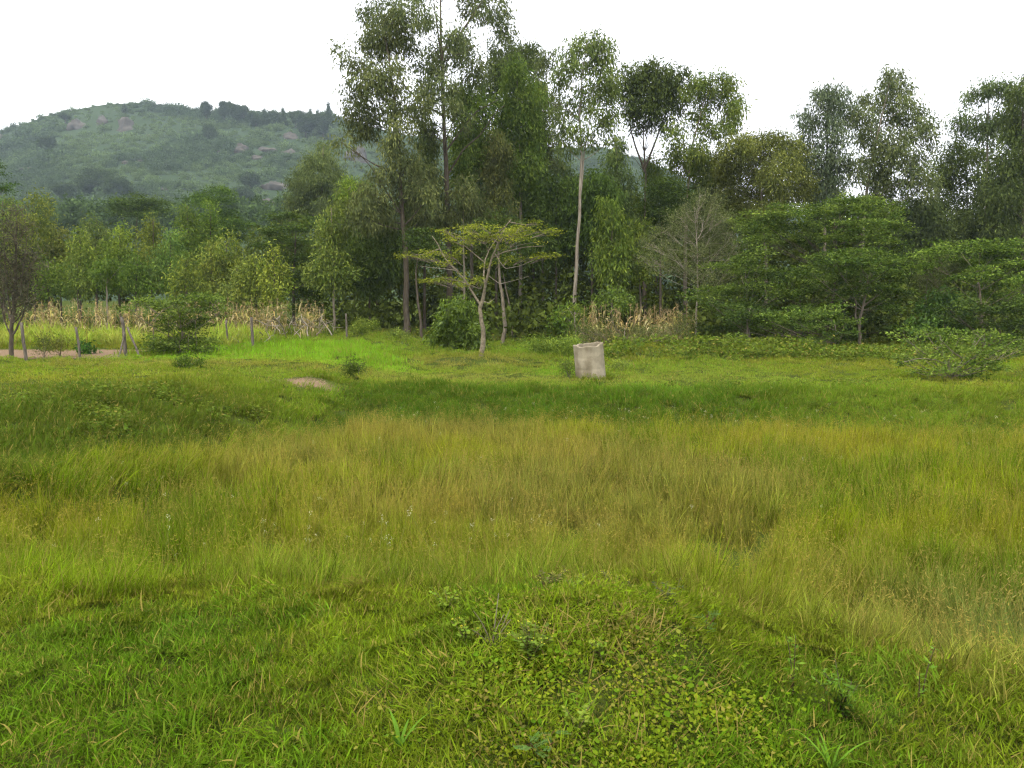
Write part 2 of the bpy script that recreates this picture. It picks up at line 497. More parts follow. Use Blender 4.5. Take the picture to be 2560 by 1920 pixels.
def grid_in(area_fn, x0, x1, y0, y1, per_m2, jit=.75):
    d = 1 / math.sqrt(per_m2)
    X, Y = np.meshgrid(np.arange(x0, x1, d), np.arange(y0, y1, d))
    x = X.ravel() + U(-jit, jit, X.size) * d; y = Y.ravel() + U(-jit, jit, X.size) * d
    k = rng.random(len(x)) < area_fn(x, y)
    return x[k], y[k]

def in_view(x, y, m=1.2): return np.abs(x) < 0.70 * np.maximum(y, 0) + m

def place(x, y, smin, smax, zmul=1.0, tilt=0.12, sink=0.0):
    n = len(x)
    z = ground(x, y) - sink
    s = U(smin, smax, n)
    zm = zmul * np.ones(n) if np.isscalar(zmul) else zmul
    e = .12
    gx = np.arctan((ground(x + e, y) - ground(x - e, y)) / (2 * e)); gy = np.arctan((ground(x, y + e) - ground(x, y - e)) / (2 * e))
    zr = U(0, 2 * math.pi, n); c_, s_ = np.cos(zr), np.sin(zr)
    rx, ry = gy * c_ - gx * s_, -gy * s_ - gx * c_
    rot = np.stack([rx + rng.normal(0, tilt, n), ry + rng.normal(0, tilt, n), zr], 1)
    return np.stack([x, y, z], 1), rot, np.stack([s, s, s * zm * U(.85, 1.15, n)], 1)

def mixc(a, b, t):
    a = np.asarray(a, float); b = np.asarray(b, float); t = np.asarray(t)[:, None]
    return a * (1 - t) + b * t

# --- tall grass in the basin
def tall_colour(x, y):
    n1, n2, n3 = fbm(x, y, 2.6, 51), fbm(x, y, 1.1, 61), fbm(x, y, 5.0, 71)
    c = mixc((0.195, 0.255, 0.008), (0.245, 0.258, 0.014), sst(.42, .70, n1))
    c = mixc(c, (0.105, 0.180, 0.007), sst(.46, .60, n2) * .85)
    pink = np.exp(-(((x + 1.8) / 1.8) ** 2 + ((y - 14.8) / 1.3) ** 2)) + .7 * np.exp(-(((x + 3.3) / 1.2) ** 2 + ((y - 11.5) / 1.2) ** 2)) + .6 * np.exp(-(((x + 1.2) / 1.2) ** 2 + ((y - 9.0) / 1.0) ** 2)) + .5 * sst(.55, .7, n3)
    c = mixc(c, (0.27, 0.210, 0.062), np.clip(pink, 0, .42))
    c = mixc(c, (0.150, 0.245, 0.010), sst(8.0, 5.4, y) * sst(2.6, -.5, x) * .7)
    c = mixc(c, (0.14, 0.19, 0.05), np.exp(-(((x - 3.6) / 1.3) ** 2 + ((y - 4.6) / 1.0) ** 2)) * .9)
    return c * U(.82, 1.15, len(x))[:, None]

def build_tall():
    near = [blades(440, .24, (.18, .52), (.0026, .0052), .13, .5, 4, .13, (.42, 1.6), heads=h, headL=.62, sub=13, subr=.05) for h in (8, 14, 22, 6, 30, 12)]
    near += [blades(300, .24, (.20, .44), (.003, .006), .5, .95, 4, .42, (.45, 1.5), heads=9, headL=.5, sub=9) for _ in range(3)]
    far = [blades(400, .40, (.20, .52), (.0045, .009), .15, .5, 4, .14, (.42, 1.6), heads=h, headL=.66, sub=16, subr=.09) for h in (8, 18, 34, 12, 24)]
    gap = lambda x, y: np.where((fbm(x, y, .8, 81, 3) < .385) & (sdf(x, y) < -.7), .18, 1.0)
    f1 = lambda x, y: (sdf(x, y) < 0.12 + .25 * (fbm(x, y, .5, 91) - .5)) * in_view(x, y, 1.6) * gap(x, y)
    x, y = grid_in(f1, -9, 9, 2.6, 8.6, 9.5)
    hh = 0.84 + .30 * fbm(x, y, 1.1, 101, 3); hh = hh * (0.45 + .55 * sst(0.2, -.7, sdf(x, y))) * 0.92
    p, r, s = place(x, y, .8, 1.2, hh, .13)
    scatter('tall_grass_near', 'tall yellow green grass filling the near half of the basin', 'grass', near, p, r, s, tall_colour(x, y), M_GRASS)
    x, y = grid_in(f1, -12, 14, 8.6, 16.6, 5.0)
    hh = 0.82 + .34 * fbm(x, y, 1.3, 111, 3); hh = hh * (0.5 + .5 * sst(0.3, -.9, sdf(x, y)))
    p, r, s = place(x, y, .8, 1.2, hh, .13)
    scatter('tall_grass_far', 'tall brownish green grass along the far half of the basin', 'grass', far, p, r, s, tall_colour(x, y), M_GRASS)
build_tall()

# --- short lawn around the camera
def lawn_colour(x, y):
    n1, n2 = fbm(x, y, .9, 121), fbm(x, y, .35, 131)
    c = mixc((0.088, 0.178, 0.006), (0.142, 0.212, 0.008), sst(.35, .65, n1))
    c = mixc(c, (0.075, 0.175, 0.012), sst(.5, .7, n2) * .5)
    c = mixc(c, (0.19, 0.22, 0.015), np.exp(-((sdf(x, y) - .1) / .3) ** 2) * .6)
    return c * U(.75, 1.2, len(x))[:, None]

def mound_w(x, y): return np.exp(-(((x - 0.34) / 0.66) ** 2 + ((y - 3.35) / 1.0) ** 4))

def build_lawn():
    pro = [blades(680, .25, (.025, .075), (.0030, .0062), .55, .9, 3, .09, (.55, 1.45), sub=44, subr=.075) for _ in range(7)]
    pro += [blades(380, .22, (.035, .10), (.0045, .0085), .7, .9, 4, .07, (.65, 1.4), sub=22, subr=.08) for _ in range(2)]
    f = lambda x, y: (sdf(x, y) > -.12) * in_view(x, y, 1.3) * (1 - .45 * mound_w(x, y))
    x, y = grid_in(f, -6, 6, 1.2, 6.8, 34)
    hm = .75 + .6 * fbm(x, y, .6, 141, 3)
    p, r, s = place(x, y, .75, 1.25, hm, .2)
    scatter('lawn_grass', 'short bright green grass on the near bank', 'grass', pro, p, r, s, lawn_colour(x, y), M_GRASS)
build_lawn()

# --- banks and middle lawn
def mid_colour(x, y):
    n1, n2, n3 = fbm(x, y, 2.5, 151), fbm(x, y, 6, 161), fbm(x, y, .8, 165)
    d = sdf(x, y)
    c = mixc((0.145, 0.250, 0.010), (0.200, 0.252, 0.018), sst(.38, .62, n1))
    c = mixc(c, (0.15, 0.27, 0.016), sst(.48, .62, n2) * .8)
    bank = sst(4.1, 3.6, d + .7 * (n3 - .5)) * sst(13, 14.5, y) * sst(8.5, 4.5, x) * sst(-4.6, -3.4, x)
    c = mixc(c, (0.044, 0.125, 0.004), bank * .96)
    c = mixc(c, (0.105, 0.195, 0.009), sst(4.2, 3.0, d) * sst(12, 14, y) * sst(-5, -3, x) * .8 * (1 - bank))
    left = sst(-4.0, -5.2, x) * sst(5, 7, y) * sst(17, 14.5, y)
    c = mixc(c, (0.052, 0.108, 0.007), left * .92)
    dryp = np.exp(-(((x + 1.8) / 2.2) ** 2 + ((y - 28.5) / 1.6) ** 2)) + .7 * np.exp(-(((x + .5) / 6.0) ** 2 + ((y - 22.6) / 1.3) ** 2)) + .6 * np.exp(-(((x + 11) / 4) ** 2 + ((y - 22.8) / .9) ** 2))
    c = mixc(c, (0.255, 0.245, 0.055), np.clip(dryp, 0, .8))
    bright = sst(23.5, 25.5, y) * sst(37, 34, y) * sst(-3.0, -4.6, x + .25 * (y - 28)) * sst(-14, -11.5, x)
    c = mixc(c, (0.20, 0.42, 0.014), bright * .95)
    c = mixc(c, (0.15, 0.36, 0.014), np.exp(-(((x - 1.5) / 1.1) ** 2 + ((y - 24.5) / 1.4) ** 2)) * .9)
    c = mixc(c, (0.15, 0.33, 0.014), np.exp(-(((x - 0.6) / 2.0) ** 2 + ((y - 34) / 2) ** 2)) * .8)
    c = mixc(c, (0.12, 0.26, 0.016), np.exp(-(((x - 3.9) / 1.6) ** 2 + ((y - 19.5) / 1.3) ** 2)) * .8)
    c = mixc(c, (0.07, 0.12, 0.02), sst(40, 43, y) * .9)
    return c * (U(.8, 1.18, len(x)) * (.85 + .3 * n3))[:, None]

def build_mid():
    pro = [blades(300, .46, (.035, .105), (.008, .016), .5, .8, 3, .10, (.7, 1.25)) for _ in range(8)]
    bank = [blades(260, .36, (.10, .24), (.007, .013), .4, .9, 4, .06, (.65, 1.25)) for _ in range(6)]
    bf = lambda x, y: (sdf(x, y) > -.25) * (sdf(x, y) < 4.0) * in_view(x, y, 1.8) * (1 - .95 * np.clip(soil_at(x, y) * 1.3, 0, 1))
    x, y = grid_in(bf, -14, 17, 5.6, 21, 5.6)
    p, r, s = place(x, y, .75, 1.25, .7 + .6 * fbm(x, y, 1.2, 171, 3), .2)
    scatter('bank_grass', 'lush dark green grass on the banks of the basin', 'grass', bank, p, r, s, mid_colour(x, y), M_GRASS)
    mf = lambda x, y: (sdf(x, y) > 1.2) * in_view(x, y, 2.5) * (1 - .97 * np.clip(soil_at(x, y) * 1.35, 0, 1)) * np.where(y > 12, 1, x < -4)
    x, y = grid_in(mf, -30, 30, 7, 27, 3.6)
    p, r, s = place(x, y, .7, 1.25, .6 + .6 * fbm(x, y, 1.6, 181, 3), .2)
    scatter('meadow_grass', 'short yellow green grass on the level ground beyond the basin', 'grass', pro, p, r, s, mid_colour(x, y), M_GRASS)
    x, y = grid_in(mf, -38, 38, 27, 52, 2.2)
    tallb = 1.3 + 1.5 * sst(-3.0, -4.6, x + .25 * (y - 28)) * sst(36, 33, y)
    p, r, s = place(x, y, 1.0, 1.6, (.6 + .6 * fbm(x, y, 2.0, 191, 3)) * tallb, .2)
    scatter('meadow_grass_rear', 'bright green grass reaching back to the tree line', 'grass', pro, p, r, s, mid_colour(x, y), M_GRASS)
    reed = [blades(26, .25, (.6, 1.35), (.03, .055), .2, .9, 4, .10, (.8, 1.25)) for _ in range(5)]
    rf = lambda x, y: sst(-10.5, -12, x) * np.where(fbm(x, y, 2, 195) > .38, 1, .25) * in_view(x, y, 3)
    x, y = points_in(rf, -29, -9.5, 31.2, 36.5, 3.4)
    p, r, s = place(x, y, .6, 1.0, .7 + .5 * fbm(x, y, 2, 196), .12)
    scatter('fodder_grass', 'tall pale green fodder grass in front of the dry maize', 'grass', reed, p, r, s,
            mixc((.24, .36, .03), (.33, .36, .06), rng.random(len(x))), M_GRASS)
build_mid()

# ------------------------------------------------------------------ trees
STY = {   # leaf length, width, leaves per twig, twig spread, droop, leaves per m2 of clump, flatness, colour a, colour b (tips), twig amount
    'gum':        dict(L=.23, W=.062, k=30, sp=.20, droop=.85, dens=520, flat=1.0, a=(0.078, 0.100, 0.035), b=(0.168, 0.183, 0.059), tw=.9),
    'gum_bright': dict(L=.22, W=.064, k=34, sp=.21, droop=.80, dens=640, flat=1.0, a=(0.071, 0.120, 0.021), b=(0.174, 0.232, 0.041), tw=.5),
    'gum_dark':   dict(L=.23, W=.066, k=34, sp=.22, droop=.70, dens=620, flat=1.0, a=(0.055, 0.078, 0.022), b=(0.110, 0.139, 0.036), tw=.5),
    'gum_pale':   dict(L=.22, W=.056, k=28, sp=.20, droop=.95, dens=520, flat=1.0, a=(0.077, 0.106, 0.057), b=(0.155, 0.187, 0.089), tw=.6),
    'olive':      dict(L=.19, W=.060, k=36, sp=.24, droop=.35, dens=760, flat=1.0, a=(.080, .100, .022), b=(.190, .205, .048), tw=.6),
    'young':      dict(L=.19, W=.064, k=30, sp=.20, droop=.45, dens=560, flat=1.0, a=(0.080, 0.122, 0.024), b=(0.204, 0.244, 0.046), tw=.6),
    'young_bright': dict(L=.19, W=.066, k=30, sp=.20, droop=.40, dens=580, flat=1.0, a=(0.098, 0.153, 0.022), b=(0.242, 0.290, 0.047), tw=.6),
    'acacia':     dict(L=.140, W=.060, k=44, sp=.25, droop=-.02, dens=1100, flat=.26, a=(.052, .092, .016), b=(.175, .235, .040), tw=.6),
    'acacia_dark': dict(L=.145, W=.062, k=44, sp=.26, droop=.0, dens=900, flat=.28, a=(0.041, 0.069, 0.016), b=(0.093, 0.134, 0.027), tw=.6),
    'umbrella':   dict(L=.100, W=.038, k=40, sp=.16, droop=.0, dens=760, flat=.25, a=(.130, .165, .018), b=(.280, .300, .035), tw=1.4),
    'broad':      dict(L=.30, W=.110, k=16, sp=.20, droop=.55, dens=260, flat=.9, a=(0.041, 0.092, 0.019), b=(0.100, 0.185, 0.037), tw=.3),
    'dry':        dict(L=.110, W=.032, k=34, sp=.20, droop=-.3, dens=1100, flat=.9, a=(.088, .115, .034), b=(.200, .215, .085), tw=2.4),
    'brownish':   dict(L=.090, W=.036, k=36, sp=.15, droop=-.3, dens=1300, flat=1.0, a=(0.056, 0.058, 0.033), b=(0.111, 0.100, 0.059), tw=1.6),
    'scrub':      dict(L=.42, W=.19, k=16, sp=.35, droop=.2, dens=52, flat=.8, a=(0.055, 0.076, 0.014), b=(0.116, 0.145, 0.026), tw=.0),
    'hill':       dict(L=.75, W=.48, k=16, sp=.7, droop=.1, dens=22, flat=.9, a=(.055, .085, .032), b=(.095, .135, .045), tw=0),
}

def crown_leaves(clumps, st, tint=(1, 1, 1), dm=1.0, sscale=1.0):
    """clumps: rows cx,cy,cz,rx,ry,rz,dens ; returns V,Q,C, twig ends per clump"""
    VV, QQ, CC, ends, off = [], [], [], [], 0
    a, b = np.array(st['a']) * tint, np.array(st['b']) * tint
    for c in clumps:
        cen, rad, dd = np.array(c[:3]), np.array(c[3:6]), c[6]
        area = math.pi * rad[0] * rad[2]
        nl = area * st['dens'] * dd * dm / sscale ** 2
        ntw = max(3, int(nl / st['k']))
        u = norm(rng.normal(size=(ntw, 3))); r = rng.random(ntw) ** (1 / 2.3)
        flat = st['flat']
        tp = cen + u * r[:, None] * rad
        if flat < .5:                                   # layered pads
            nlay = max(1, int(rad[2] / (.20 * sscale)))
            lay = np.round((tp[:, 2] - cen[2]) / rad[2] * nlay) / nlay
            tp[:, 2] = cen[2] + lay * rad[2] + rng.normal(0, .05 * sscale, ntw) - .18 * ((tp[:, 0] - cen[0]) ** 2 + (tp[:, 1] - cen[1]) ** 2) / (rad[0] ** 2) * rad[2]
        ends.append((cen, tp))
        k = st['k']
        n = ntw * k
        T = np.repeat(tp, k, 0); O = np.repeat(u, k, 0)
        jit = rng.normal(size=(n, 3)) * st['sp'] * sscale * np.array([1, 1, flat if flat < .5 else 1.0])
        if st['droop'] > .3: jit[:, 2] -= np.abs(rng.normal(size=n)) * st['sp'] * .6
        pos = T + jit
        D = rng.normal(size=(n, 3)) * .55 + O * .45
        D[:, 2] -= st['droop'] * 1.3
        if flat < .5: D[:, 2] *= .45
        D = norm(D)
        Nn = rng.normal(size=(n, 3))
        if flat < .5: Nn = Nn * .75 + np.array([0, 0, 1.0])
        L = st['L'] * sscale * U(.45, 1.45, n); W = st['W'] * sscale * U(.6, 1.4, n)
        v, q = leaf_quads(pos, D, Nn, L, W)
        VV.append(v); QQ.append(q + off); off += len(v)
        up = np.clip(.52 + rng.normal(0, .25, n) + np.repeat(rng.normal(0, .24, ntw), k), 0, 1)      # age of the leaf
        col = a + (b - a) * (up ** 1.4)[:, None]
        col = col * U(.85, 1.15) * np.repeat(U(.75, 1.25, ntw), k)[:, None] * U(.8, 1.2, n)[:, None]
        CC.append(col)
    return np.vstack(VV), np.vstack(QQ), np.vstack(CC), ends

def at_z(path, z):
    """point on a trunk polyline at height z, and the fraction along it"""
    zs = path[:, 2]
    z = min(max(z, zs[0]), zs[-1])
    f = np.interp(z, zs, np.arange(len(zs)))
    i = int(min(f, len(zs) - 2)); t = f - i
    return path[i] * (1 - t) + path[i + 1] * t, f / (len(zs) - 1)

def refine(path, n=14, wob=0.0):
    path = np.asarray(path, float)
    s = np.concatenate([[0], np.cumsum(np.linalg.norm(np.diff(path, axis=0), axis=1))])
    t = np.linspace(0, s[-1], n)
    q = np.stack([np.interp(t, s, path[:, i]) for i in range(3)], 1)
    if wob:
        w = rng.normal(0, wob, (n, 3)); w[0] = 0; w[:, 2] = 0
        w[1:-1] = (w[:-2] + w[1:-1] * 2 + w[2:]) / 4
        q = q + w
    return q

def tree(name, label, cat, Y, trunk, r0, clumps, sty, group=None, bark=None, tint=(1, 1, 1), dm=1.0, rtop=.02, depth=.75,
         limb=.34, minz=.25, mat=None, wob=.03, sscale=1.0, k=7, ground_y=None, twigs=True, extra_limbs=()):
    """trunk: photo pixels (last = top); clumps: photo pixels (x, y, rx, ry[, density, depth offset])"""
    st = STY[sty]; m = Y / F
    if sscale == 1.0 and (sty.startswith('gum') or sty.startswith('young')): sscale = 1.16
    bx = P(trunk[0][0], trunk[0][1], Y)[0]
    bz = gz(bx, Y) if Y < 180 else P(trunk[0][0], trunk[0][1], Y)[2]
    root = empty(name, (bx, Y, bz))
    tag(root, label, cat, group)
    o = np.array([bx, Y, bz])
    pts = [np.array([bx, Y, bz - .1])]
    for i, (px, py) in enumerate(trunk[1:]):
        q = P(px, py, Y)
        if q[2] > pts[-1][2] + .02: pts.append(q)
    if len(pts) < 2: pts.append(pts[0] + np.array([0, 0, .6]))
    path = refine(pts, max(8, len(pts) * 4), wob)
    for i in range(1, len(path)): path[i, 2] = max(path[i, 2], path[i - 1, 2] + 1e-3)
    frac = np.linspace(0, 1, len(path))
    rad = rtop + (r0 - rtop) * (1 - frac) ** .85
    rad[0] *= 1.35
    cx = [c[0] for c in clumps]; half = max(8, (max(cx) - min(cx)) / 2)
    C3 = []
    for c in clumps:
        dy = c[5] if len(c) > 5 else U(-1, 1) * half * m * depth
        q = P(c[0], c[1], Y + dy)
        gs = 1.16 if sty.startswith('gum') else 1.0
        C3.append((q[0], q[1], q[2], c[2] * m * gs, (c[2] + c[3]) / 2 * m * gs, c[3] * m * gs, c[4] if len(c) > 4 else 1.0))
    V, Q, C, ends = crown_leaves(C3, st, np.array(tint), dm, sscale)
    me = new_mesh('crown', V - o, Q); face_color(me, 'col', C)
    obj('crown', me, mat or M_LEAF, root)
    g = Geo(); g.tube(path - o, rad, k, wob=.12)
    zlo = path[0, 2] + (path[-1, 2] - path[0, 2]) * minz
    for cen, tp in ends:
        h = math.hypot(cen[0] - path[-1, 0], cen[1] - path[-1, 1])
        a, f = at_z(path, max(zlo, min(cen[2] - .25 - .55 * h, path[-1, 2])))
        ra = max(.012, np.interp(f, frac, rad) * limb)
        midp = (a + cen) / 2 + np.array([0, 0, -.10 * np.linalg.norm(cen - a)]) + rng.normal(0, .06 * np.linalg.norm(cen - a), 3) * np.array([1, 1, .4])
        br = bezier(a, midp, cen, 7)
        g.tube(br - o, np.linspace(ra, max(.008, ra * .35), 7), 5)
        if twigs and st['tw'] > 0:
            nt_ = int(min(len(tp), 3 + 5 * st['tw']))
            for q in tp[rng.choice(len(tp), nt_, replace=False)]:
                s0 = br[rng.integers(3, 7)]
                mm = (s0 + q) / 2 + rng.normal(0, .08 * np.linalg.norm(q - s0), 3)
                g.tube(bezier(s0, mm, q, 4) - o, np.linspace(max(.006, ra * .28), .004, 4) * (1 + .5 * (st['tw'] > 1)), 3, cap=False)
    for el in extra_limbs:
        q = np.array([P(a_, b_, Y + (c_[0] if c_ else 0)) for a_, b_, *c_ in el['px']])
        q = refine(q, 10, .02)
        g.tube(q - o, np.linspace(el['r'], el['r'] * .3, 10), 5)
    obj('trunk', g.mesh('trunk', True), bark or M_BARK_GREY, root)
    return root

def col_clumps(x, top, bot, w, n=None, topw=.35, dens=1.0, wob=.25):
    """column/cone shaped stack of clumps, pixels"""
    h = bot - top
    n = n or max(3, int(h / (w * .75)))
    out = []
    for i in range(n):
        t = (i + .5) / n
        ww = w * (topw + (1 - topw) * min(1, t * 1.7)) * (1 if t < .85 else .85)
        m_ = 1 if ww < w * .6 else 2
        for j in range(m_):
            ox = U(-wob, wob) * w + (0 if m_ == 1 else (j - .5) * ww * .8)
            out.append((x + ox, top + h * t + U(-.2, .2) * h / n, ww * (.85 if m_ == 1 else .65), max(h / n * .62, ww * .5), dens))
    return out

GUMS = 'tall eucalyptus trees of the grove'
BG = 46.0
# the two big gums left of centre
tree('eucalyptus_tree', 'tall eucalyptus with straight bare dark trunk, leftmost of the high grove', 'tree', 44,
     [(1018, 843), (1016, 700), (1008, 560), (998, 450), (995, 350), (985, 240), (968, 120), (960, 70)], .19,
     [(960, 85, 50, 32), (982, 55, 34, 24), (942, 112, 45, 32), (1013, 100, 35, 33), (902, 162, 33, 26), (915, 196, 42, 22), (970, 175, 40, 33),
      (861, 122, 20, 13, .9), (856, 142, 12, 11, .7), (892, 223, 32, 22), (970, 230, 40, 26), (908, 257, 40, 20), (982, 270, 36, 28), (1043, 263, 34, 36), (888, 288, 38, 20),
      (932, 304, 42, 24), (898, 322, 36, 22), (996, 324, 33, 24), (850, 352, 20, 16, .8), (875, 372, 18, 12, .6), (982, 365, 30, 27), (1016, 405, 40, 28), (962, 432, 36, 26), (1057, 449, 38, 38),
      (935, 486, 42, 30), (1067, 492, 38, 32), (1002, 482, 36, 32), (905, 535, 40, 34), (960, 545, 38, 32), (1060, 545, 40, 30)], 'gum', GUMS, M_BARK_DARK, minz=.35,
     extra_limbs=[dict(px=[(1006, 540), (960, 470), (930, 420), (905, 392), (872, 362)], r=.06)])
tree('eucalyptus_tree', 'tallest eucalyptus, its crown cut off by the top of the picture', 'tree', 47,
     [(1126, 850), (1122, 640), (1118, 520), (1115, 420), (1110, 330), (1107, 230), (1104, 130), (1100, 0), (1098, -90)], .22,
     [(932, 25, 35, 38, .8), (1030, 27, 37, 33), (980, 20, 30, 28, .8), (1077, 50, 24, 22), (1229, 24, 40, 36, .8), (1178, 18, 30, 22, .8), (1259, 68, 24, 36, .8), (1252, 104, 24, 24, .7), (1134, 85, 30, 24),
      (1150, 122, 36, 38), (1084, 128, 32, 28), (1074, 168, 35, 33), (1185, 165, 38, 30), (1040, -40, 60, 30), (1130, -60, 70, 34), (1210, -30, 50, 28), (1105, 215, 30, 34), (1060, 225, 24, 26), (1140, 290, 34, 30, .7), (1080, 330, 30, 26, .8)],
     'gum', GUMS, M_BARK_DARK, minz=.5, tint=(.95, 1, 1.05),
     extra_limbs=[dict(px=[(1105, 128), (1140, 100), (1185, 34), (1215, -10)], r=.10), dict(px=[(1104, 145), (1092, 60), (1084, 10)], r=.07),
                  dict(px=[(1112, 292), (1060, 262), (1010, 215), (990, 170)], r=.08), dict(px=[(1117, 375), (1150, 330), (1190, 280), (1245, 250)], r=.06),
                  dict(px=[(1118, 440), (1160, 372), (1205, 335), (1235, 285), (1262, 262)], r=.06)])
tree('eucalyptus_tree', 'dense bright green eucalyptus just right of the tallest dark trunk', 'tree', 50,
     [(1180, 850), (1178, 600), (1176, 400), (1166, 230)], .14,
     [(1161, 228, 30, 22), (1150, 248, 28, 24), (1185, 256, 40, 33), (1178, 297, 46, 42), (1160, 345, 42, 40), (1200, 345, 42, 40), (1168, 392, 45, 42), (1205, 420, 40, 36), (1150, 440, 40, 36), (1180, 480, 46, 36), (1225, 380, 32, 40)],
     'gum_bright', GUMS, M_BARK_GREY, minz=.35)
tree('eucalyptus_tree', 'eucalyptus with pointed yellow green crown tip in the middle of the grove', 'tree', 51,
     [(1300, 850), (1302, 600), (1300, 400), (1290, 160)], .14,
     [(1283, 156, 20, 24), (1280, 182, 24, 22), (1295, 190, 34, 24), (1320, 218, 30, 27), (1320, 256, 38, 38), (1284, 236, 38, 33, 1, 1.2), (1265, 280, 36, 36), (1300, 304, 50, 46), (1325, 345, 40, 40), (1280, 360, 40, 40), (1255, 330, 30, 36), (1320, 400, 40, 40), (1270, 430, 44, 40), (1310, 470, 46, 40)],
     'gum_bright', GUMS, M_BARK_PALE, minz=.35)
tree('eucalyptus_tree', 'dark rounded eucalyptus crown behind the pointed bright one', 'tree', 58,
     [(1295, 830), (1298, 500), (1304, 120)], .15,
     [(1306, 122, 32, 22), (1330, 142, 26, 26), (1285, 140, 28, 26), (1262, 160, 30, 26), (1320, 172, 28, 20), (1255, 200, 34, 34), (1240, 150, 22, 24), (1225, 215, 28, 34), (1345, 230, 22, 30), (1340, 280, 22, 36)],
     'gum_dark', GUMS, M_BARK_DARK, minz=.5)
tree('eucalyptus_tree', 'slender open eucalyptus left of the tall pale trunk', 'tree', 53,
     [(1358, 840), (1357, 620), (1356, 460), (1355, 330), (1368, 160)], .10,
     [(1374, 146, 24, 18, .8), (1368, 165, 20, 14, .7), (1352, 208, 20, 20, .8), (1340, 225, 16, 20), (1370, 254, 34, 26, .8), (1395, 285, 22, 24, .7), (1350, 300, 22, 24, .8), (1362, 338, 30, 30, .9), (1388, 352, 22, 22, .8), (1345, 372, 20, 24, .8), (1372, 400, 26, 20, .8)],
     'gum', GUMS, M_BARK_PALE, minz=.4, tint=(1, 1.05, 1))
tree('eucalyptus_tree', 'eucalyptus with long pale bare trunk standing clear of the others', 'tree', 43,
     [(1435, 748), (1440, 680), (1447, 560), (1451, 470), (1455, 380), (1449, 300), (1455, 180), (1470, 90)], .118,
     [(1444, 116, 32, 20, .85), (1430, 138, 26, 20, .8), (1498, 100, 34, 20), (1506, 128, 32, 26), (1503, 156, 32, 26), (1420, 168, 28, 20), (1404, 195, 24, 20), (1462, 165, 24, 20, .7), (1511, 196, 32, 29), (1461, 226, 34, 24, .8), (1512, 242, 30, 33),
      (1524, 289, 22, 32), (1444, 266, 30, 22, .8), (1447, 316, 20, 27), (1481, 350, 16, 21, .8), (1532, 343, 16, 18), (1410, 319, 24, 26, .7), (1413, 358, 24, 20, .7), (1480, 290, 20, 18, .6), (1395, 250, 20, 22, .6), (1500, 318, 18, 20, .6)],
     'gum', GUMS, M_BARK_PALE, minz=.55, tint=(1.05, 1.18, .95), limb=.38,
     extra_limbs=[dict(px=[(1449, 500), (1457, 440), (1461, 380), (1470, 330), (1486, 240)], r=.06)])
tree('eucalyptus_tree', 'dark blue green round headed eucalyptus with forked upright limbs', 'tree', 52,
     [(1610, 800), (1612, 600), (1613, 500), (1614, 420), (1612, 380)], .17,
     [(1582, 186, 38, 26), (1612, 178, 28, 24), (1650, 180, 32, 26), (1684, 206, 34, 36), (1616, 226, 40, 30), (1566, 228, 26, 32), (1694, 245, 26, 26), (1650, 232, 36, 30), (1609, 268, 36, 26), (1652, 275, 32, 26), (1575, 284, 22, 22), (1623, 308, 28, 16, .8), (1672, 309, 20, 18, .8), (1590, 318, 16, 14, .6)],
     'gum_dark', GUMS, M_BARK_DARK, minz=.9, limb=.30,
     extra_limbs=[dict(px=[(1613, 430), (1590, 370), (1578, 330), (1572, 280)], r=.09), dict(px=[(1613, 420), (1608, 360), (1609, 290)], r=.08), dict(px=[(1613, 420), (1632, 370), (1653, 315), (1668, 270)], r=.09),
                  dict(px=[(1612, 430), (1590, 400), (1575, 380)], r=.03)])
tree('eucalyptus_tree', 'olive green spreading eucalyptus at the right end of the high grove', 'tree', 50,
     [(1712, 800), (1714, 560), (1722, 440), (1728, 370), (1745, 300), (1765, 240)], .15,
     [(1741, 209, 28, 22), (1722, 222, 20, 20, .9), (1778, 215, 34, 25), (1800, 200, 26, 18), (1832, 212, 16, 15), (1820, 250, 34, 30), (1836, 272, 18, 24), (1826, 292, 26, 26), (1758, 255, 30, 26, .8), (1748, 299, 28, 28), (1781, 323, 30, 20), (1818, 323, 20, 20, .8), (1740, 375, 32, 28), (1724, 405, 42, 38), (1690, 336, 28, 24, .8), (1690, 390, 30, 30, .9), (1760, 420, 36, 34, .9)],
     'gum_bright', GUMS, M_BARK_GREY, minz=.5, tint=(1.1, .98, 1.15), dm=.85)
tree('rounded_tree', 'yellowish olive dome shaped tree between the gum groves', 'tree', 48,
     [(1915, 800), (1915, 640), (1905, 520), (1900, 440)], .14,
     [(1849, 362, 38, 28), (1875, 352, 30, 20), (1906, 362, 46, 28), (1940, 350, 24, 20), (1967, 368, 42, 30), (1996, 404, 36, 40), (1828, 404, 38, 40), (1890, 415, 50, 42), (1947, 425, 50, 45), (2004, 462, 32, 40), (1830, 462, 38, 42), (1900, 478, 50, 40), (1967, 490, 45, 38), (1850, 520, 40, 34), (1920, 530, 40, 30), (1812, 430, 24, 36), (1800, 380, 20, 26, .8)],
     'olive', None, M_BARK_GREY, minz=.4, dm=1.35)
GR = 'eucalyptus trees right of the dome shaped tree'
tree('eucalyptus_tree', 'drooping eucalyptus directly right of the olive dome shaped tree', 'tree', 50,
     [(2060, 820), (2062, 600), (2065, 470), (2068, 330), (2070, 215)], .14,
     [(2062, 222, 26, 16), (2097, 224, 20, 18), (2047, 248, 28, 20), (2080, 262, 26, 24), (2106, 255, 24, 22), (2022, 287, 28, 20), (2069, 292, 32, 24), (2116, 289, 24, 24), (2034, 316, 26, 20), (2095, 330, 34, 24), (2015, 362, 20, 20), (2060, 350, 26, 22, .8), (2069, 384, 36, 28), (2020, 400, 22, 22, .8), (2049, 425, 38, 28), (2096, 408, 36, 32), (2079, 465, 40, 28), (2040, 480, 30, 26)],
     'gum_pale', GR, M_BARK_GREY, minz=.4, dm=1.05)
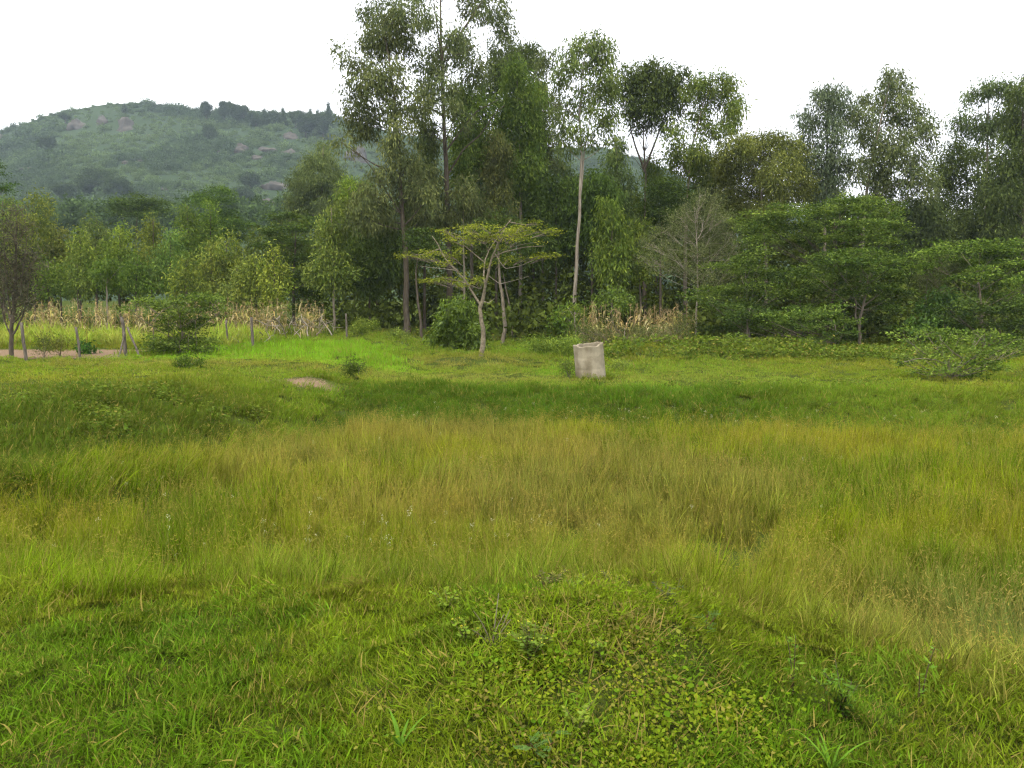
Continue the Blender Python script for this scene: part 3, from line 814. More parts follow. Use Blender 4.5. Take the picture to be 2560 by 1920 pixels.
tree('eucalyptus_tree', 'tallest leaning eucalyptus on the right with pointed crown', 'tree', 51,
     [(2150, 820), (2155, 600), (2168, 470), (2190, 350), (2212, 260), (2226, 185)], .16,
     [(2224, 184, 16, 14), (2243, 196, 20, 20), (2214, 213, 24, 20), (2255, 226, 22, 22), (2177, 246, 28, 20), (2224, 252, 30, 24), (2272, 260, 24, 24), (2162, 282, 28, 24), (2218, 300, 34, 26, .85), (2275, 292, 30, 26), (2310, 309, 24, 26), (2328, 342, 16, 22), (2164, 334, 32, 28), (2231, 350, 34, 28, .9), (2282, 343, 28, 24, .8), (2191, 387, 40, 32), (2248, 387, 34, 28), (2292, 404, 30, 28), (2282, 437, 34, 28), (2191, 440, 30, 26), (2318, 465, 24, 26), (2140, 420, 26, 26), (2240, 470, 30, 24, .7)],
     'gum', GR, M_BARK_PALE, minz=.35, tint=(1, 1.04, 1.1))
tree('eucalyptus_tree', 'small dark eucalyptus in the gap before the right edge grove', 'tree', 56,
     [(2418, 800), (2418, 620), (2418, 500), (2419, 400)], .11,
     [(2383, 360, 24, 17, .8), (2364, 385, 18, 17, .8), (2417, 384, 38, 20), (2449, 380, 26, 20), (2358, 418, 28, 22), (2395, 415, 26, 20, .7), (2386, 451, 32, 24), (2349, 455, 24, 24), (2440, 430, 26, 22, .6), (2400, 495, 26, 24, .7), (2365, 505, 26, 26), (2330, 520, 30, 26)],
     'gum_dark', GR, M_BARK_DARK, minz=.4, tint=(1.15, 1.15, 1.1))
tree('eucalyptus_tree', 'high flat layered eucalyptus near the right edge with pale trunk', 'tree', 52,
     [(2462, 820), (2462, 640), (2465, 480), (2468, 360), (2472, 230)], .15,
     [(2454, 222, 34, 15), (2482, 212, 28, 14), (2505, 220, 30, 18), (2427, 248, 22, 12, .8), (2530, 235, 26, 16), (2410, 298, 32, 16), (2440, 314, 34, 20), (2393, 318, 18, 11, .8), (2484, 304, 38, 22), (2518, 290, 32, 24), (2460, 335, 24, 14, .7), (2505, 340, 28, 18, .8)],
     'gum', GR, M_BARK_PALE, minz=.55, tint=(.9, 1.05, 1.05))
tree('eucalyptus_tree', 'dark dense eucalyptus cut by the right edge of the picture', 'tree', 49,
     [(2560, 830), (2558, 640), (2556, 430), (2556, 240)], .18,
     [(2552, 235, 26, 34), (2590, 220, 34, 34), (2540, 300, 30, 30), (2535, 345, 36, 38), (2580, 320, 40, 40), (2538, 395, 42, 38), (2500, 430, 40, 36), (2560, 450, 50, 44), (2512, 490, 44, 40), (2470, 470, 32, 26, .8), (2550, 540, 50, 46), (2495, 560, 40, 36), (2600, 400, 44, 60), (2610, 520, 44, 60)],
     'gum_dark', GR, M_BARK_DARK, minz=.3)

FILL = 'middle storey gums filling the grove'
def filler(label, x, top, bot, w, Y, sty='gum', tint=(1, 1, 1)):
    tree('eucalyptus_tree', label, 'tree', Y, [(x, 835), (x, bot), (x + U(-5, 5), (top + bot) / 2), (x + U(-6, 6), top + 14)], .10, col_clumps(x, top, bot, w, None, .45), sty, FILL, M_BARK_DARK, tint, minz=.3)
filler('middle height gum between the leftmost bare trunk and the tallest trunk', 1062, 300, 640, 52, 48, 'gum', (.95, 1.05, .9))
filler('brownish green gum filling the space under the pointed crown', 1240, 330, 640, 52, 49, 'gum', (1.05, 1.0, .85))
filler('green gum behind and right of the pointed crown', 1335, 300, 600, 46, 54, 'gum_bright', (.8, .85, .9))
filler('dull green gum low behind the slender open eucalyptus', 1410, 400, 640, 48, 55, 'gum', (.85, 1.0, .85))
filler('green gum with hanging sprays right of the long pale trunk', 1545, 345, 620, 44, 53, 'gum', (.95, 1.15, .95))
filler('olive gum under the round headed dark eucalyptus', 1640, 400, 620, 52, 55, 'gum_bright', (.85, .8, .9))
filler('dusky gum under the olive spreading eucalyptus', 1775, 380, 620, 56, 53, 'gum', (.9, 1.0, .9))
filler('dusky gum left of the leftmost bare trunk below its crown', 945, 470, 700, 56, 48, 'gum', (.95, 1.05, .95))
filler('shadowy gum under the leaning right eucalyptus', 2190, 430, 640, 60, 54, 'gum_dark', (1.1, 1.1, 1.05))
filler('shadowy gum behind the drooping right eucalyptus', 2060, 430, 640, 50, 55, 'gum_dark', (1.05, 1.1, 1))
filler('shadowy gum behind the small dark right eucalyptus', 2470, 440, 660, 50, 57, 'gum_dark', (1, 1.05, 1.05))

# crooked and slender trunks in the shade of the grove
SH = 'slender trunks in the shade of the grove'
def stem_tree(label, Y, trunk, r, clumps, sty='scrub', bark=M_BARK_GREY, tint=(1, 1, 1), **kw):
    tree('slender_tree', label, 'tree', Y, trunk, r, clumps, sty, SH, bark, tint, **kw)
stem_tree('crooked brown trunk directly right of the umbrella tree', 40, [(1256, 845), (1262, 810), (1258, 770), (1252, 715), (1246, 640), (1250, 560)], .11, [(1245, 560, 50, 36), (1290, 590, 40, 30), (1220, 600, 36, 26)], 'acacia_dark', M_BARK_GREY)
stem_tree('curved pale brown stem left of the broad leaved bush', 42, [(1054, 830), (1052, 800), (1046, 760), (1040, 700), (1044, 620)], .085, [(1050, 600, 44, 34), (1085, 640, 34, 26)], 'acacia_dark', M_BARK_DARK)
stem_tree('grey straight pole like trunk behind the umbrella tree crown', 46, [(1160, 840), (1160, 700), (1159, 600), (1158, 540)], .10, [(1160, 480, 40, 34), (1190, 520, 34, 28), (1130, 530, 34, 26)], 'gum', M_BARK_PALE)
stem_tree('thin slanting stem right of the crooked brown trunk', 43, [(1284, 800), (1272, 750), (1260, 700), (1250, 650)], .05, [(1240, 640, 34, 26), (1270, 660, 30, 22)], 'acacia_dark', M_BARK_GREY)
stem_tree('bright green young eucalyptus right of the long pale trunk', 45, [(1530, 800), (1530, 650), (1530, 520)], .07, col_clumps(1528, 488, 700, 42, 6), 'gum_bright', M_BARK_GREY, (1.2, 1.15, 1))
stem_tree('yellow green bushy young tree behind the grey lichen shrub', 47, [(1600, 800), (1600, 650), (1605, 560)], .07, col_clumps(1600, 530, 700, 46, 5), 'young_bright', M_BARK_GREY)
stem_tree('very dark leafy tree behind the long pale trunk', 49, [(1480, 820), (1480, 620), (1482, 470)], .10, [(1490, 440, 30, 20), (1475, 470, 44, 30), (1510, 480, 40, 32), (1460, 510, 40, 36), (1500, 530, 46, 36), (1470, 580, 46, 40), (1515, 600, 40, 40)], 'gum_dark', M_BARK_DARK, (.9, 1.1, .8))
stem_tree('dim olive young eucalyptus left of the leftmost bare trunk', 43, [(834, 812), (834, 700), (832, 600), (828, 520)], .075, col_clumps(828, 505, 720, 58, 7, .4), 'young', M_BARK_GREY)
stem_tree('shaded leafy tree between the maize and the leftmost bare trunk', 46, [(925, 835), (925, 700), (925, 600)], .08, [(905, 600, 50, 36), (960, 590, 46, 36), (890, 650, 46, 34), (940, 650, 50, 36), (985, 650, 40, 40), (915, 700, 44, 30)], 'gum_dark', M_BARK_DARK, (1.1, 1.2, 1))
stem_tree('dark leafy tree between the two groves above the umbrella tree', 50, [(1390, 830), (1390, 600), (1392, 480)], .08, [(1400, 470, 44, 30), (1360, 490, 40, 34), (1420, 520, 46, 36), (1370, 550, 46, 36), (1400, 600, 50, 38), (1350, 620, 44, 36)], 'gum_dark', M_BARK_DARK, (.95, 1.1, .85))
stem_tree('dark green tree at the foot of the round headed eucalyptus', 47, [(1650, 830), (1652, 620), (1655, 520)], .10, [(1660, 470, 46, 28), (1700, 490, 40, 30), (1640, 510, 46, 32), (1690, 540, 50, 34), (1650, 580, 50, 36)], 'acacia_dark', M_BARK_DARK)
stem_tree('hazy grey green tree right of the wide acacia', 52, [(2300, 830), (2300, 640), (2302, 560)], .10, [(2290, 520, 46, 34), (2330, 545, 44, 36), (2270, 560, 44, 34), (2310, 590, 50, 36), (2360, 600, 44, 34), (2260, 620, 40, 34)], 'gum_dark', M_BARK_DARK, (1.2, 1.2, 1.4))
stem_tree('dark tree below the right edge grove', 53, [(2430, 830), (2430, 660), (2430, 580)], .10, [(2400, 560, 44, 34), (2450, 560, 46, 34), (2420, 600, 50, 36), (2480, 600, 44, 36), (2380, 620, 40, 32), (2530, 620, 44, 36)], 'gum_dark', M_BARK_DARK)

# ------------------------------------------------------------------ umbrella tree in the middle
def umbrella_tree():
    Y = 30.0; m = Y / F
    base = P(1204, 900, Y); o = np.array([base[0], Y, gz(base[0], Y)])
    root = empty('umbrella_tree', o)
    tag(root, 'flat topped yellow green umbrella tree with knobbly forked trunk in mid meadow', 'tree')
    w = lambda a: np.array([P(x, y, Y + d) for x, y, d in a])
    def limb(name, px, r0, r1, k=8, wob=.0, n=16, bark=M_BARK_TAN, par=root):
        g = Geo(); q = refine(w(px), n, wob); g.tube(q - o, np.linspace(r0, r1, n), k, wob=.22 if r0 > .05 else .1)
        return obj(name, g.mesh(name, True), bark, par), q
    limb('trunk', [(1203, 906, 0), (1205, 880, 0), (1210, 840, 0), (1203, 800, 0), (1199, 770, 0), (1206, 745, 0), (1210, 728, 0)], .110, .062, 10, .02, 22)
    limb('limb', [(1206, 750, 0), (1213, 715, -.1), (1222, 680, -.3), (1230, 640, -.4), (1237, 632, -.5), (1248, 600, -.7), (1262, 568, -.9), (1278, 548, -1.0)], .056, .016, 8, .01)
    limb('limb', [(1200, 760, 0), (1180, 730, .1), (1158, 695, .2), (1130, 665, .4), (1112, 645, .5), (1095, 610, .7), (1080, 590, .9)], .050, .012, 8, .01)
    limb('limb', [(1213, 715, 0), (1210, 690, .4), (1212, 650, .9), (1222, 625, 1.1), (1240, 600, 1.4), (1262, 575, 1.6)], .038, .010, 7, .01)
    limb('limb', [(1210, 655, .9), (1180, 630, .9), (1150, 605, .8), (1120, 580, .7)], .030, .010, 6, .01)
    limb('limb', [(1228, 645, -.3), (1260, 630, -.5), (1310, 618, -.7), (1360, 615, -.8)], .028, .008, 6, .01)
    limb('limb', [(1236, 632, -.4), (1262, 672, -.5), (1300, 665, -.4), (1335, 650, -.2)], .018, .006, 5, .01, bark=M_DEAD)
    limb('limb', [(1222, 690, -.2), (1250, 710, -.1), (1290, 700, .1), (1325, 690, .2)], .016, .005, 5, .01, bark=M_DEAD)
    limb('limb', [(1205, 752, 0), (1222, 757, -.2), (1238, 745, -.3)], .018, .006, 5, .01, bark=M_DEAD)
    limb('limb', [(1198, 722, 0), (1160, 706, -.2), (1130, 700, -.4), (1085, 690, -.5)], .022, .008, 5, .01)
    limb('limb', [(1140, 676, .3), (1110, 672, .1), (1070, 668, -.1), (1050, 665, -.2)], .016, .005, 5, .01, bark=M_DEAD)
    # layered pads of foliage: (px, py, rx, ry, depth)
    L = [
        [(1090, 575, 34, 9, .6), (1130, 585, 52, 12, .9), (1165, 600, 50, 12, .2), (1190, 572, 60, 10, 1.4), (1210, 592, 60, 14, -.5), (1230, 566, 60, 10, 1.0), (1265, 590, 60, 14, -1.0), (1300, 575, 58, 12, -.6),
         (1330, 565, 46, 10, -1.2), (1355, 573, 34, 9, -.2), (1310, 600, 44, 8, -1.4), (1385, 578, 22, 6, .4), (1345, 555, 26, 8, -.9), (1220, 610, 40, 9, .3), (1130, 600, 36, 8, -.4), (1250, 575, 60, 10, .3), (1290, 592, 50, 10, .5)],
        [(1000, 639, 22, 5, .4), (1030, 640, 34, 7, .6), (1060, 644, 34, 9, .5), (1095, 632, 44, 11, .8), (1120, 645, 34, 10, .2), (1075, 630, 28, 8, 1.0), (1140, 628, 22, 8, .5), (1110, 660, 24, 5, .0)],
        [(1280, 648, 34, 7, -.6), (1320, 645, 40, 7, -.8), (1360, 643, 26, 6, -.9), (1250, 655, 26, 6, -.3), (1385, 641, 12, 4, -.9), (1220, 660, 22, 6, .6)],
        [(1075, 701, 22, 4, -.5), (1105, 700, 36, 7, -.4), (1145, 694, 36, 7, -.2), (1180, 695, 30, 7, .1), (1195, 705, 20, 7, 0), (1130, 712, 26, 5, -.3), (1165, 706, 26, 7, .3)],
    ]
    st = dict(STY['umbrella'])
    for lay in L:
        C3 = []
        g = Geo()
        for px, py, rx, ry, d in lay:
            q = P(px, py, Y + d)
            C3.append((q[0], q[1], q[2], rx * m, rx * m * .9, ry * m * .8, 1.0))
        V, Q, C, ends = crown_leaves(C3, st)
        me = new_mesh('foliage_layer', V - o, Q); face_color(me, 'col', C)
        fl = obj('foliage_layer', me, M_LEAF, root); fl['kind'] = 'stuff'
        for cen, tp in ends:
            hub = cen + np.array([(P(1215, 0, Y)[0] - cen[0]) * .35, 0, -.28])
            for q in tp[rng.choice(len(tp), min(len(tp), 9), replace=False)]:
                g.tube(bezier(hub, (hub + q) / 2 + np.array([0, 0, .06]), q, 5) - o, np.linspace(.014, .004, 5), 3, cap=False)
        obj('twigs', g.mesh('twigs'), M_BARK_GREY, fl)['kind'] = 'stuff'
    # main supports reaching into the top layer
    for px in ([(1272, 555, -1.0), (1310, 562, -.9), (1345, 560, -.9)], [(1262, 568, -.9), (1240, 585, -.8), (1215, 592, -.4)], [(1170, 612, .8), (1150, 590, .8), (1110, 575, .7)],
               [(1100, 622, .8), (1060, 636, .6), (1010, 640, .4)]):
        limb('limb', px, .022, .007, 5, .005)
umbrella_tree()

# ------------------------------------------------------------------ acacias and bushes on the right
ACR = 'layered acacias at the right edge of the meadow'
def pads(x0, x1, y0, y1, n, rx=(30, 60), ry=(9, 15), top=True):
    out = []
    for i in range(n):
        x = x0 + (x1 - x0) * (i + .5 + U(-.4, .4)) / n
        out.append((x, U(y0, y1), U(*rx), U(*ry)))
    return out
tree('acacia_tree', 'wide spreading acacia with high flat crown right of the grey lichen shrub', 'tree', 40,
     [(2070, 880), (2075, 780), (2090, 690), (2090, 600), (2085, 545)], .13,
     [(1900, 548, 60, 16), (1960, 535, 60, 18), (2030, 530, 60, 18), (2100, 520, 66, 20), (2170, 520, 60, 20), (2220, 530, 40, 14), (1870, 570, 46, 14), (1930, 575, 60, 16), (2000, 565, 66, 18), (2080, 558, 66, 18), (2150, 555, 60, 18), (2210, 560, 50, 14), (2250, 575, 28, 9), (2230, 605, 40, 11), (2170, 595, 60, 14), (2100, 595, 60, 14), (1900, 600, 50, 12), (1960, 605, 56, 12), (2020, 600, 50, 12), (2130, 500, 50, 14), (2190, 505, 34, 12), (2240, 520, 30, 8)],
     'acacia', ACR, M_BARK_DARK, minz=.6, dm=1.1)
tree('acacia_tree', 'acacia with visible forked grey trunk in the middle of the right thicket', 'tree', 36,
     [(2151, 895), (2150, 850), (2148, 810), (2158, 770), (2166, 730), (2170, 690)], .085,
     [(2030, 680, 56, 14), (2090, 655, 60, 16), (2150, 648, 60, 16), (2205, 655, 50, 16), (2060, 640, 50, 14), (2120, 630, 46, 12), (2180, 675, 56, 16), (2230, 690, 46, 16), (2110, 690, 60, 16), (2050, 715, 56, 14), (2180, 715, 56, 16), (2240, 730, 40, 16), (2120, 730, 50, 14), (2220, 770, 36, 16), (2200, 640, 40, 12), (2240, 655, 32, 12)],
     'acacia', ACR, M_BARK_GREY, minz=.55, tint=(.85, .88, .9), extra_limbs=[dict(px=[(2148, 815), (2138, 790), (2140, 755), (2125, 715)], r=.05), dict(px=[(2160, 765), (2185, 745), (2205, 720)], r=.04)])
tree('acacia_tree', 'acacia with pale yellowish tip left of the forked trunk', 'tree', 37,
     [(1870, 890), (1872, 830), (1868, 760), (1865, 690)], .07,
     [(1890, 632, 30, 8, 1.2), (1870, 645, 40, 10, 1.1), (1905, 640, 24, 8), (1810, 665, 40, 10), (1850, 668, 44, 12), (1900, 680, 56, 14), (1950, 690, 56, 16), (1830, 720, 46, 12), (1780, 728, 40, 10), (1740, 735, 34, 9), (1760, 745, 40, 9), (1880, 715, 50, 14), (1940, 730, 50, 14), (1990, 700, 44, 14), (1800, 770, 40, 12), (1860, 760, 50, 14)],
     'acacia', ACR, M_BARK_GREY, minz=.5)
tree('acacia_tree', 'low shaded acacia in front of the right thicket', 'tree', 34,
     [(2095, 900), (2096, 870), (2092, 840), (2085, 810)], .05,
     [(1900, 790, 56, 12), (1960, 785, 56, 12), (2020, 775, 56, 12), (2080, 780, 50, 12), (2110, 805, 50, 10), (1990, 808, 50, 10), (2040, 815, 46, 10), (1870, 805, 36, 9), (1930, 815, 44, 9), (2080, 842, 36, 9), (2030, 850, 30, 8), (2110, 830, 30, 9), (1850, 840, 24, 9)],
     'acacia', ACR, M_BARK_GREY, minz=.4, tint=(.95, 1, 1))
tree('acacia_tree', 'second low shaded acacia with thin stem beside the overgrown berm', 'tree', 34.5,
     [(1868, 880), (1867, 850), (1866, 800), (1875, 770)], .045,
     [(1780, 760, 30, 8), (1840, 775, 40, 10), (1880, 782, 46, 10), (1845, 800, 40, 10), (1815, 790, 30, 9)], 'acacia_dark', ACR, M_BARK_GREY, minz=.4)
tree('acacia_tree', 'bright acacia mass along the right edge behind the low bush', 'tree', 36,
     [(2460, 900), (2455, 820), (2450, 740), (2445, 680)], .10,
     [(2300, 640, 40, 12), (2340, 628, 46, 14), (2395, 620, 50, 14), (2450, 622, 56, 16), (2510, 618, 56, 16), (2560, 625, 50, 16), (2290, 665, 40, 12), (2420, 650, 60, 16), (2490, 655, 60, 16), (2550, 660, 56, 16), (2440, 690, 60, 16), (2510, 695, 60, 16), (2570, 700, 56, 18), (2460, 735, 56, 16), (2530, 740, 60, 16), (2600, 680, 50, 40), (2480, 640, 40, 12)],
     'acacia', ACR, M_BARK_GREY, minz=.45, tint=(1.05, 1.1, 1))
tree('acacia_tree', 'darker lower acacia tier under the bright mass at the right edge', 'tree', 33.5,
     [(2500, 910), (2500, 860), (2495, 800)], .07,
     [(2420, 770, 50, 16), (2480, 775, 56, 16), (2540, 770, 56, 18), (2400, 800, 40, 14), (2460, 815, 50, 14), (2530, 815, 56, 16), (2580, 800, 40, 20), (2370, 770, 30, 14), (2560, 850, 46, 16)],
     'acacia_dark', ACR, M_BARK_DARK, minz=.3)
tree('acacia_tree', 'dark low acacia filling the right thicket behind the forked trunk', 'tree', 39,
     [(2000, 890), (2000, 820), (2002, 740)], .07, pads(1820, 2260, 650, 700, 8) + pads(1800, 2280, 710, 770, 9) + pads(1800, 2280, 780, 850, 9), 'acacia_dark', ACR, M_BARK_DARK, minz=.3, dm=.8)
tree('leafy_shrub', 'broad leaved dark green shrub under the right edge acacias', 'shrub', 35,
     [(2360, 890), (2360, 820), (2358, 760)], .05,
     [(2360, 735, 36, 22), (2330, 760, 36, 24), (2390, 760, 36, 24), (2350, 790, 40, 26), (2310, 800, 34, 22), (2395, 800, 30, 24), (2340, 830, 40, 20)], 'broad', None, M_BARK_DARK, mat=M_GLOSSLEAF, minz=.2, sscale=.7, tint=(1, .95, .7))
tree('pale_twiggy_shrub', 'greyish twiggy bush with pale dry tips above the right thicket', 'shrub', 38,
     [(2310, 890), (2312, 800), (2318, 700)], .06,
     [(2310, 650, 36, 24), (2345, 660, 36, 26), (2300, 690, 34, 26), (2345, 700, 36, 28), (2375, 680, 26, 24), (2320, 730, 34, 22)], 'dry', None, M_BARK_GREY, minz=.3, tint=(.8, .85, .7))
tree('lichen_shrub', 'tall grey green twiggy shrub with pale lichened branch tips', 'shrub', 41,
     [(1740, 860), (1742, 780), (1745, 680), (1742, 600)], .06,
     [(1750, 490, 22, 20, .8), (1735, 515, 36, 22), (1780, 510, 32, 24), (1700, 545, 40, 24), (1755, 550, 44, 28), (1810, 545, 36, 26), (1660, 580, 40, 24), (1715, 590, 48, 30), (1775, 590, 46, 30), (1835, 585, 34, 24), (1625, 610, 30, 20), (1670, 625, 46, 28), (1730, 640, 50, 30), (1795, 635, 46, 28), (1850, 620, 30, 18), (1640, 655, 36, 22), (1690, 670, 46, 26), (1760, 685, 46, 28), (1600, 640, 22, 14, .8), (1820, 680, 34, 24)],
     'dry', None, M_DEAD, minz=.3, depth=.6, limb=.3, dm=.62)
def low_acacia():
    Y = 22.5
    tree('low_acacia_bush', 'low sprawling acacia bush with pale bare branches, nearest the right edge', 'shrub', Y,
         [(2380, 935), (2375, 920), (2370, 905), (2360, 885)], .04,
         [(2260, 838, 40, 9), (2310, 825, 40, 9), (2350, 838, 44, 10), (2400, 845, 46, 10), (2445, 840, 40, 10), (2490, 845, 44, 10), (2535, 850, 44, 11), (2280, 862, 44, 9), (2340, 868, 48, 10), (2400, 875, 46, 10), (2460, 872, 46, 10), (2520, 880, 46, 10), (2260, 888, 36, 9), (2320, 895, 46, 9), (2390, 905, 50, 10), (2450, 905, 46, 10), (2360, 925, 46, 10), (2420, 930, 46, 10), (2480, 920, 40, 11), (2340, 945, 34, 8), (2440, 950, 46, 9), (2250, 905, 26, 8), (2560, 870, 40, 14), (2395, 940, 46, 9), (2290, 930, 20, 7)],
         'acacia', None, M_BARK_GREY, minz=.2, tint=(1.1, 1.12, 1.05), sscale=.75, dm=.75, limb=.3, depth=.7,
         extra_limbs=[dict(px=[(2425, 880, -.7), (2440, 860, -.8), (2450, 845, -.8), (2462, 835, -.8)], r=.020), dict(px=[(2450, 846, -.8), (2438, 835, -.8), (2430, 828, -.8)], r=.014),
                      dict(px=[(2405, 895, -.7), (2385, 880, -.8), (2372, 870, -.8), (2350, 848, -.8)], r=.020), dict(px=[(2260, 905, -.8), (2300, 895, -.9), (2340, 900, -.8), (2370, 910, -.4)], r=.012)])
low_acacia()

# ------------------------------------------------------------------ left side: plantation of young eucalyptus
YP = 'young eucalyptus plantation behind the maize'
def young(label, x, top, bot, w, Y, sty='young', tint=(1, 1, 1), base=None, **kw):
    tree('young_eucalyptus', label, 'tree', Y, [(x, base or (bot + 25)), (x, bot), (x + U(-4, 4), top + (bot - top) * .4), (x + U(-5, 5), top + 12)], .07,
         col_clumps(x, top, bot, w, None, .35), sty, YP, M_BARK_DARK, tint, minz=.3, **kw)
young('bushy olive young tree directly above the brown twiggy tree', 84, 492, 700, 62, 52, 'young', (1.15, 1.05, 1))
young('olive young tree cut by the left edge above the maize', 8, 490, 690, 56, 54, 'young', (1.0, 1.0, .9))
young('dim brownish green tree between the left edge pair and the round topped one', 150, 560, 705, 48, 53, 'young', (1.1, .95, 1))
young('low yellow green sapling left of the small round tree', 200, 572, 720, 42, 50, 'young_bright', (.9, .9, .9))
young('grey green tree behind the small round topped tree', 240, 540, 700, 44, 56, 'young', (.95, .95, 1.1))
young('vivid green tree with yellowish top above the small round tree', 298, 558, 715, 50, 52, 'young_bright', (.9, .95, .8))
young('tall yellow tipped sapling near the middle of the plantation', 380, 535, 715, 44, 53, 'young_bright', (1, .92, .9))
young('blue green soft leaved sapling in the middle of the plantation', 425, 572, 720, 44, 50, 'young', (.95, 1.15, 1.2))
young('left one of the two tallest bright saplings', 468, 502, 700, 44, 55, 'young_bright', (.85, .92, .9))
young('right one of the two tallest bright saplings', 524, 500, 700, 44, 56, 'young_bright', (.8, .92, .9))
young('pale olive sapling below the right tallest sapling', 530, 600, 735, 40, 49, 'young', (1.3, 1.2, 1.1))
young('yellow green sapling at the right end of the plantation', 566, 590, 740, 42, 50, 'young_bright', (1, .95, .9))
young('brightest light green sapling standing before dark acacias', 686, 615, 765, 38, 45, 'young_bright', (1.3, 1.2, 1.1), base=800)
young('pale green sapling left of the brightest one', 640, 640, 760, 44, 46, 'young', (1.35, 1.25, 1.1), base=795)
young('low green sapling right of the middle, just above the maize', 466, 638, 735, 38, 47, 'young', (1.25, 1.2, 1))
young('low grey green sapling beside the lattice of bare stems', 590, 660, 760, 36, 46.5, 'young', (1.2, 1.15, 1.2))
young('dark green sapling over the left part of the maize', 120, 640, 735, 44, 48, 'young', (.9, 1, .8))
young('dark sapling between the small round tree and the middle saplings', 340, 630, 730, 40, 49, 'young', (.75, .9, .75))
young('dull green sapling right of the brown twiggy tree', 195, 650, 735, 36, 47, 'young', (.95, 1, .9))
tree('small_round_tree', 'small dark round topped tree with clean stem above the maize', 'tree', 46, [(268, 790), (268, 740), (268, 715), (268, 680)], .06,
     [(268, 662, 30, 18), (248, 680, 26, 18), (290, 680, 26, 18), (268, 698, 26, 16), (235, 670, 16, 10), (300, 666, 16, 10)], 'young', None, M_BARK_PALE, (.75, .9, .7))
FA = 'flat topped acacias behind the plantation'
tree('acacia_tree', 'distant flat topped dark acacia at the foot of the hill, left one', 'tree', 85, [(340, 700), (340, 600), (342, 540)], .2,
     [(300, 510, 36, 10), (340, 500, 46, 10), (385, 505, 40, 10), (285, 525, 26, 9), (320, 520, 44, 10), (370, 520, 44, 10), (405, 525, 24, 8), (345, 535, 40, 9)], 'acacia_dark', FA, M_BARK_DARK, minz=.6, sscale=1.7, dm=1.2)
tree('acacia_tree', 'distant flat topped acacia right of it with brighter upper tiers', 'tree', 75, [(540, 700), (542, 600), (545, 530)], .2,
     [(500, 492, 34, 8), (530, 480, 40, 9), (560, 474, 28, 8), (520, 500, 40, 10), (556, 500, 36, 10), (560, 540, 40, 16), (590, 560, 40, 18), (550, 570, 46, 20), (600, 590, 34, 20)], 'acacia_dark', FA, M_BARK_DARK, minz=.5, sscale=1.5, dm=1.2, tint=(1.2, 1.3, 1))
tree('acacia_tree', 'dark layered acacia left of the dim olive young eucalyptus', 'tree', 50, [(735, 810), (735, 700), (738, 620), (740, 560)], .13,
     [(690, 545, 30, 9), (720, 540, 36, 10), (680, 580, 40, 12), (730, 575, 46, 14), (770, 560, 40, 14), (660, 612, 36, 11), (710, 615, 50, 14), (760, 605, 46, 14), (690, 650, 46, 14), (745, 650, 50, 16), (790, 640, 40, 14), (730, 690, 56, 16), (780, 690, 46, 16), (740, 730, 56, 16), (790, 735, 46, 16), (760, 770, 50, 16)], 'acacia_dark', FA, M_BARK_DARK, minz=.3, tint=(1.1, 1.1, 1))
tree('eucalyptus_tree', 'hazy pair of conical eucalyptus crowns below the hill ridge', 'tree', 80, [(800, 760), (802, 600), (805, 470), (808, 370)], .2,
     [(808, 365, 16, 14), (802, 388, 24, 18), (820, 405, 28, 18), (790, 415, 26, 18), (770, 400, 16, 14), (760, 425, 22, 18), (800, 445, 34, 22), (840, 440, 28, 22), (750, 460, 28, 22), (780, 480, 36, 24), (830, 480, 34, 26), (735, 500, 26, 26), (770, 520, 34, 26), (820, 520, 34, 28), (860, 470, 22, 24), (745, 545, 30, 24)], 'gum', None, M_BARK_GREY, minz=.35, sscale=1.35, dm=1.1, tint=(.95, 1.05, .95))
tree('lime_green_tree', 'small lime green tree right of the conical eucalyptus pair', 'tree', 60, [(885, 760), (885, 600), (886, 480)], .1,
     [(880, 458, 26, 14), (900, 470, 24, 16), (870, 480, 26, 18), (895, 500, 28, 18), (878, 530, 30, 24)], 'gum_bright', None, M_BARK_GREY, minz=.4, tint=(1.25, 1.25, .9))
def cedar_edge():
    tree('conifer_tree', 'dark tiered conifer branches entering at the left edge', 'tree', 46, [(-75, 800), (-75, 560), (-75, 420), (-75, 380)], .2,
         [(-20, 406, 30, 6), (-60, 400, 40, 7), (-10, 432, 34, 7), (-60, 432, 44, 8), (15, 472, 36, 8), (-40, 468, 50, 9), (-100, 470, 50, 10), (-30, 500, 30, 8), (-80, 380, 30, 8)], 'acacia_dark', None, M_BARK_DARK, minz=.5, tint=(1, 1.15, 1))
cedar_edge()

# ------------------------------------------------------------------ left foreground: brown twiggy tree, fence, bush
tree('twiggy_tree', 'dark upright twiggy tree with brownish leaves at the left fence', 'tree', 25.5,
     [(27, 898), (28, 850), (29, 810), (33, 770), (38, 700), (42, 620), (40, 560)], .075,
     [(40, 530, 30, 30, .5), (10, 560, 30, 34, .6), (70, 570, 30, 34, .6), (35, 590, 40, 40, .8), (5, 630, 34, 40, .8), (70, 630, 34, 40, .8), (40, 660, 44, 44), (95, 640, 20, 36, .5), (10, 700, 34, 44), (70, 700, 32, 40), (40, 730, 40, 40), (85, 735, 18, 28, .6), (15, 760, 26, 32, .8), (62, 770, 26, 30, .7), (-25, 640, 34, 60, .7), (-20, 730, 30, 50, .7)],
     'brownish', None, M_BARK_DARK, dm=.55, minz=.25, limb=.5, depth=.5,
     extra_limbs=[dict(px=[(32, 838), (45, 815), (58, 790), (66, 750), (75, 690)], r=.035), dict(px=[(28, 840), (15, 815), (8, 790), (2, 740)], r=.03), dict(px=[(30, 800), (20, 740), (15, 680), (12, 600)], r=.03), dict(px=[(34, 770), (52, 720), (60, 660), (66, 590)], r=.03)])
